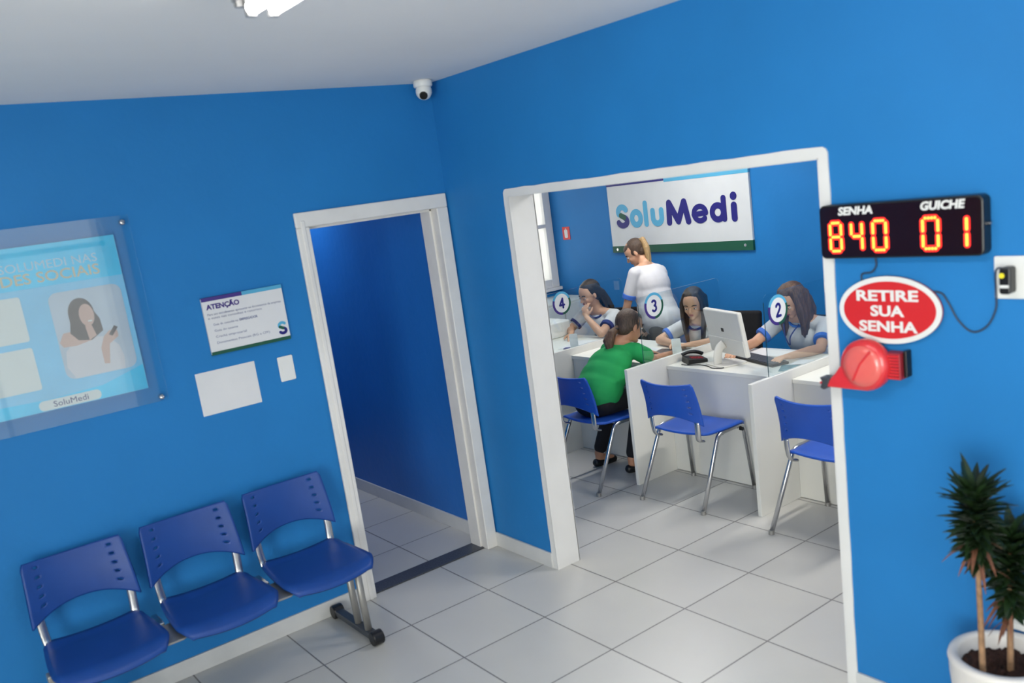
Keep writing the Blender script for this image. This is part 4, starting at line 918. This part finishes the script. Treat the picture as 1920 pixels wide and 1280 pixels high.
# woman in the green T-shirt, seated at desk 3, seen from behind
G = dict(neck=(1.290, 0.225, 0.868), chest=(1.215, 0.245, 0.735), pelvis=(1.075, 0.275, 0.520), sR=(1.325, 0.115, 0.815), sL=(1.285, 0.330, 0.815),
         eR=(1.440, 0.075, 0.728), wR=(1.640, 0.120, 0.725), eL=(1.430, 0.42, 0.735), wL=(1.60, 0.36, 0.727), curl=(0.4,),
         hipR=(1.120, 0.215, 0.520), hipL=(1.120, 0.385, 0.520), kR=(1.400, 0.190, 0.500), kL=(1.390, 0.420, 0.500), aR=(1.270, 0.205, 0.090), aL=(1.245, 0.500, 0.090), t_R=(1.385, 0.155, 0.028), t_L=(1.350, 0.475, 0.028))
gt, HM = person('person', 'woman in a green T-shirt and black trousers seated with her back turned, brown ponytail', (1.1, 0.3, 0), G, ((1.360, 0.190, 0.965), -8, 18, 0), SKIN2, GREEN, PANTK, HMID, hair_tied, sleeve=0.50, lean=0,
    extra_torso=(((1.10, 0.265, 0.60), (0.145, 0.170, 0.16)), ((1.15, 0.255, 0.67), (0.130, 0.165, 0.15)), ((1.20, 0.245, 0.74), (0.112, 0.155, 0.13))), k=0.98)
mb = MB(); rnd = random.Random(2)
A0 = HM @ Vector((-0.085, 0.0, -0.015))
for q in range(14):
    j = Vector([rnd.uniform(-0.016, 0.016) for _ in range(3)])
    mb.chain([A0, A0 + Vector((-0.045, 0.012, -0.030)) + j * 0.7, A0 + Vector((-0.075, 0.02, -0.085)) + j * 1.3, A0 + Vector((-0.075, 0.015, -0.135)) + j * 1.3], [0.016, 0.018, 0.018, 0.007], 8)
mb.build('ponytail', HBROWN, gt, remesh=0.0055, world=True)
MB().lathe([(0.017, -0.008), (0.022, -0.006), (0.022, 0.006), (0.017, 0.008)], c=A0 + Vector((-0.012, 0.003, -0.008)), seg=20).build('hair_tie', BLACK, gt, world=True, smooth=True)

# young clerk, number 3
S3 = dict(neck=(2.085, 0.265, 0.862), chest=(2.140, 0.275, 0.725), pelvis=(2.270, 0.290, 0.520), sR=(2.105, 0.425, 0.800), sL=(2.135, 0.110, 0.800),
          eR=(1.935, 0.500, 0.735), wR=(1.880, 0.320, 0.730), eL=(2.025, 0.030, 0.735), wL=(1.900, 0.170, 0.730), curl=(0.5,),
          hipR=(2.24, 0.375, 0.515), hipL=(2.24, 0.205, 0.515), kR=(1.90, 0.39, 0.480), kL=(1.90, 0.19, 0.480), aR=(1.98, 0.38, 0.09), aL=(1.98, 0.20, 0.09), t_R=(1.86, 0.38, 0.028), t_L=(1.86, 0.20, 0.028))
person('person', 'young clerk with very long dark straight hair sitting at the number 3 desk, white shirt', (2.3, 0.28, 0), S3, ((2.040, 0.250, 0.985), 205, 17, 0), SKIN, SHIRT, PANTS, HDARK, hair_long, sleeve=0.55, cuff=TRIMB, collar=TRIMN, lean=190)

# clerk, number 2
S2 = dict(neck=(2.190, -0.500, 0.895), chest=(2.235, -0.500, 0.745), pelvis=(2.340, -0.500, 0.530), sR=(2.195, -0.335, 0.845), sL=(2.215, -0.665, 0.840),
          eR=(2.020, -0.270, 0.745), wR=(1.830, -0.290, 0.735), eL=(2.040, -0.745, 0.730), wL=(1.800, -0.690, 0.732), curl=(0.45,),
          hipR=(2.31, -0.41, 0.52), hipL=(2.31, -0.59, 0.52), kR=(1.94, -0.38, 0.485), kL=(1.94, -0.60, 0.485), aR=(2.02, -0.40, 0.09), aL=(2.02, -0.60, 0.09), t_R=(1.90, -0.40, 0.028), t_L=(1.90, -0.60, 0.028))
st, HM = person('person', 'clerk with loose brown hair bending over papers behind the number 2 shield', (2.35, -0.5, 0), S2, ((2.125, -0.500, 1.010), 172, 32, 0), SKIN, SHIRT, PANTS, HBROWN, hair_shoulder, sleeve=0.55, cuff=TRIMB, collar=TRIMB, lean=180)
lan = bez([(2.12, -0.45, 0.86), (2.085, -0.48, 0.79), (2.10, -0.50, 0.73), (2.085, -0.52, 0.79), (2.13, -0.555, 0.86)], 6)
MB().tube([Vector(p) + Vector((-0.03, 0, 0)) for p in lan], 0.004, 6).build('lanyard', TRIMN, st, world=True, smooth=True)

# clerk, number 4, hand on her mouth
S4 = dict(neck=(2.175, 1.400, 0.885), chest=(2.230, 1.375, 0.745), pelvis=(2.350, 1.370, 0.520), sR=(2.165, 1.560, 0.830), sL=(2.215, 1.240, 0.835),
          eR=(2.040, 1.600, 0.740), wR=(1.900, 1.430, 0.735), eL=(1.985, 1.170, 0.735), wL=(1.995, 1.330, 0.855), hL=(0.25, 0.45, 1.0), nL=(-1.0, -0.3, 0.1), tL=(1, 0, 0), curl=(0.7,),
          hipR=(2.32, 1.46, 0.515), hipL=(2.32, 1.29, 0.515), kR=(1.96, 1.47, 0.485), kL=(1.96, 1.28, 0.485), aR=(2.02, 1.46, 0.09), aL=(2.02, 1.29, 0.09), t_R=(1.90, 1.46, 0.028), t_L=(1.90, 1.29, 0.028))
person('person', 'clerk near the number 4 shield resting her chin on her hand, dark hair', (2.35, 1.38, 0), S4, ((2.115, 1.405, 1.020), 172, 18, 0), SKIN, SHIRT, PANTS, HDARK, hair_back, sleeve=0.50, cuff=TRIMN, collar=TRIMN, lean=180)

# standing clerk walking behind the desks
ST = dict(neck=(2.450, 1.085, 1.205), chest=(2.450, 1.030, 1.055), pelvis=(2.450, 0.930, 0.740), sR=(2.570, 1.050, 1.125), sL=(2.310, 1.070, 1.150),
          eR=(2.640, 1.130, 0.910), wR=(2.600, 1.250, 0.700), eL=(2.270, 1.150, 0.905), wL=(2.290, 1.260, 0.700), nL=(-1, 0, 0.1), nR=(1, 0, 0.1), curl=(0.5,), tR=(-1, 0, 0),
          hipR=(2.53, 0.93, 0.70), hipL=(2.37, 0.93, 0.70), kR=(2.54, 1.06, 0.40), kL=(2.37, 0.90, 0.39), aR=(2.54, 1.06, 0.09), aL=(2.37, 0.78, 0.10), t_R=(2.54, 1.19, 0.028), t_L=(2.37, 0.90, 0.028))
st, HM = person('person', 'standing clerk in a white shirt with a blonde ponytail walking behind the desks, head bowed', (2.45, 0.93, 0), ST, ((2.440, 1.165, 1.300), 128, 32, 0), SKIN, SHIRT, PANTS, HMID, hair_tied, sleeve=0.62, cuff=TRIMB, lean=95,
    extra_torso=(((2.45, 1.03, 0.95), (0.145, 0.150, 0.19)), ((2.45, 1.0, 0.84), (0.155, 0.160, 0.19)), ((2.45, 0.96, 0.76), (0.165, 0.165, 0.15)), ((2.45, 1.03, 1.05), (0.125, 0.150, 0.15)), ((2.50, 1.045, 1.115), (0.085, 0.115, 0.085)), ((2.42, 1.055, 1.120), (0.085, 0.115, 0.080))))
mb = MB(); rnd = random.Random(4)
A0 = HM @ Vector((-0.075, 0.0, 0.055))
for q in range(14):
    j = Vector([rnd.uniform(-0.012, 0.012) for _ in range(3)])
    mb.chain([A0, A0 + Vector((0.0, -0.040, 0.015)) + j * 0.6, A0 + Vector((0.0, -0.070, -0.050)) + j, A0 + Vector((0, -0.080, -0.120)) + j, A0 + Vector((0.0, -0.085, -0.185)) + j * 1.2], [0.014, 0.016, 0.017, 0.015, 0.005], 8)
mb.build('ponytail', HBLOND, st, remesh=0.0055, world=True)
MB().ell(A0 + Vector((0, -0.006, 0.004)), (0.022, 0.016, 0.022)).build('hair_tie', HBLOND, st, world=True, smooth=True)
# ------------------------------------------------------------------ potted plant
px, py = -0.162, -2.825
t = thing('potted_dracaena', 'round white pot with two dark leafy stems standing by the blue wall', 'potted plant', (px, py, 0))
R0 = 0.147
MB().lathe([(0.0, 0.0), (0.098, 0.0), (0.104, 0.01), (0.122, 0.20), (0.142, 0.38), (R0 - 0.004, 0.418), (R0, 0.430), (R0 - 0.003, 0.440), (R0 - 0.012, 0.444), (R0 - 0.026, 0.442), (R0 - 0.031, 0.432), (R0 - 0.036, 0.38), (0.0, 0.37)], seg=72).build('pot', POT, t, smooth=True)
mb = MB(); rnd = random.Random(11); NR = 18; NA = 48; VV = {}
for i in range(NR + 1):
    for k_ in range(NA):
        r = (R0 - 0.032) * i / NR; a = 2 * PI * k_ / NA
        VV[i, k_] = mb.bm.verts.new((r * math.cos(a), r * math.sin(a), 0.394 + rnd.uniform(-0.010, 0.014) * (1 if i < NR else 0)))
for i in range(NR):
    for k_ in range(NA):
        k2 = (k_ + 1) % NA; mb.bm.faces.new((VV[i, k_], VV[i + 1, k_], VV[i + 1, k2], VV[i, k2]))
bmesh.ops.remove_doubles(mb.bm, verts=mb.bm.verts[:], dist=0.0001)
tag(mb.build('soil', SOIL, t, smooth=True), kind=None)
def leaf(mb, base, d, ln, wd, droop, up=Vector((0, 0, 1))):
    d = d.normalized(); s = d.cross(up); s = s.normalized() if s.length > 1e-3 else Vector((1, 0, 0)); n_ = s.cross(d)
    prev = None
    for i in range(6):
        u = i / 5; c = base + d * ln * u - up * droop * u * u * ln
        w_ = wd * math.sin(PI * (0.12 + 0.88 * u) ** 0.85) * 0.5 + (0.0015 if i < 5 else 0.0004)
        row = [mb.bm.verts.new(c - s * w_ + n_ * w_ * 0.35), mb.bm.verts.new(c), mb.bm.verts.new(c + s * w_ + n_ * w_ * 0.35)]
        if prev:
            for q in (0, 1): mb.bm.faces.new((prev[q], prev[q + 1], row[q + 1], row[q]))
        prev = row
def stem(x, y, top, z0, z1, lean, nleaf, seed, dens=1.0):
    rnd = random.Random(seed)
    pts = [Vector((x, y, 0.385)), Vector((x + lean[0] * 0.3, y + lean[1] * 0.3, 0.62)), Vector((x + lean[0] * 0.55, y + lean[1] * 0.55, 0.75)), Vector((x + lean[0], y + lean[1], top - 0.06))]
    sp = bez(pts, 8); mb = MB().tube(sp, [0.0095 - 0.0045 * i / len(sp) for i in range(len(sp))], 10); mb.build('stem', BARK, t, smooth=True)
    mb = MB()
    for i in range(nleaf):
        u = i / nleaf; z = z0 + (z1 - z0) * u
        q = min(len(sp) - 1, max(0, int((z - 0.40) / (top - 0.06 - 0.40) * (len(sp) - 1)))); c = Vector((sp[q].x, sp[q].y, z))
        a = i * 2.39996 + rnd.uniform(-.4, .4); el = -0.15 + 1.05 * u + rnd.uniform(-0.35, 0.35)
        d = Vector((math.cos(a) * math.cos(el), math.sin(a) * math.cos(el), math.sin(el)))
        ln = (0.044 + 0.066 * min(1, u * 1.25)) * rnd.uniform(0.65, 1.2)
        leaf(mb, c, d, ln, rnd.uniform(0.017, 0.026), rnd.uniform(0.05, 0.45) * (1.3 - u))
    mb.build('foliage', LEAF, t, solid=0.0008)
    mb = MB()
    for i in range(13):
        a = rnd.uniform(0, 6.28); z = z0 - 0.03 + rnd.uniform(0, 0.10); d = Vector((math.cos(a), math.sin(a), rnd.uniform(-0.3, 0.2)))
        q = min(len(sp) - 1, max(0, int((z - 0.40) / (top - 0.06 - 0.40) * (len(sp) - 1))))
        leaf(mb, Vector((sp[q].x, sp[q].y, z)), d, rnd.uniform(0.06, 0.10), 0.010, rnd.uniform(0.4, 1.0))
    mb.build('dried_leaves', DRY, t, solid=0.0008)
stem(-0.074, 0.022, 1.03, 0.750, 0.955, (-0.012, 0.010), 300, 21)
stem(0.000, -0.020, 0.87, 0.580, 0.805, (0.004, -0.004), 300, 22)

# repeats share a group
GROUPS = {'visitor_chair': 'visitor chairs at the service desks', 'office_chair': 'office chairs of the clerks', 'desk_divider': 'white side panels between the desks',
          'service_desk': 'row of white service desks', 'acrylic_shield': 'numbered acrylic shields', 'ceiling_lamp': 'twin-tube ceiling lamps', 'card_stand': 'small white card stands on the desks', 'outlet_plate': 'outlet plates on the back wall'}
for o in bpy.data.objects:
    g = GROUPS.get(o.name.split('.')[0])
    if g and o.parent is None: o['group'] = g
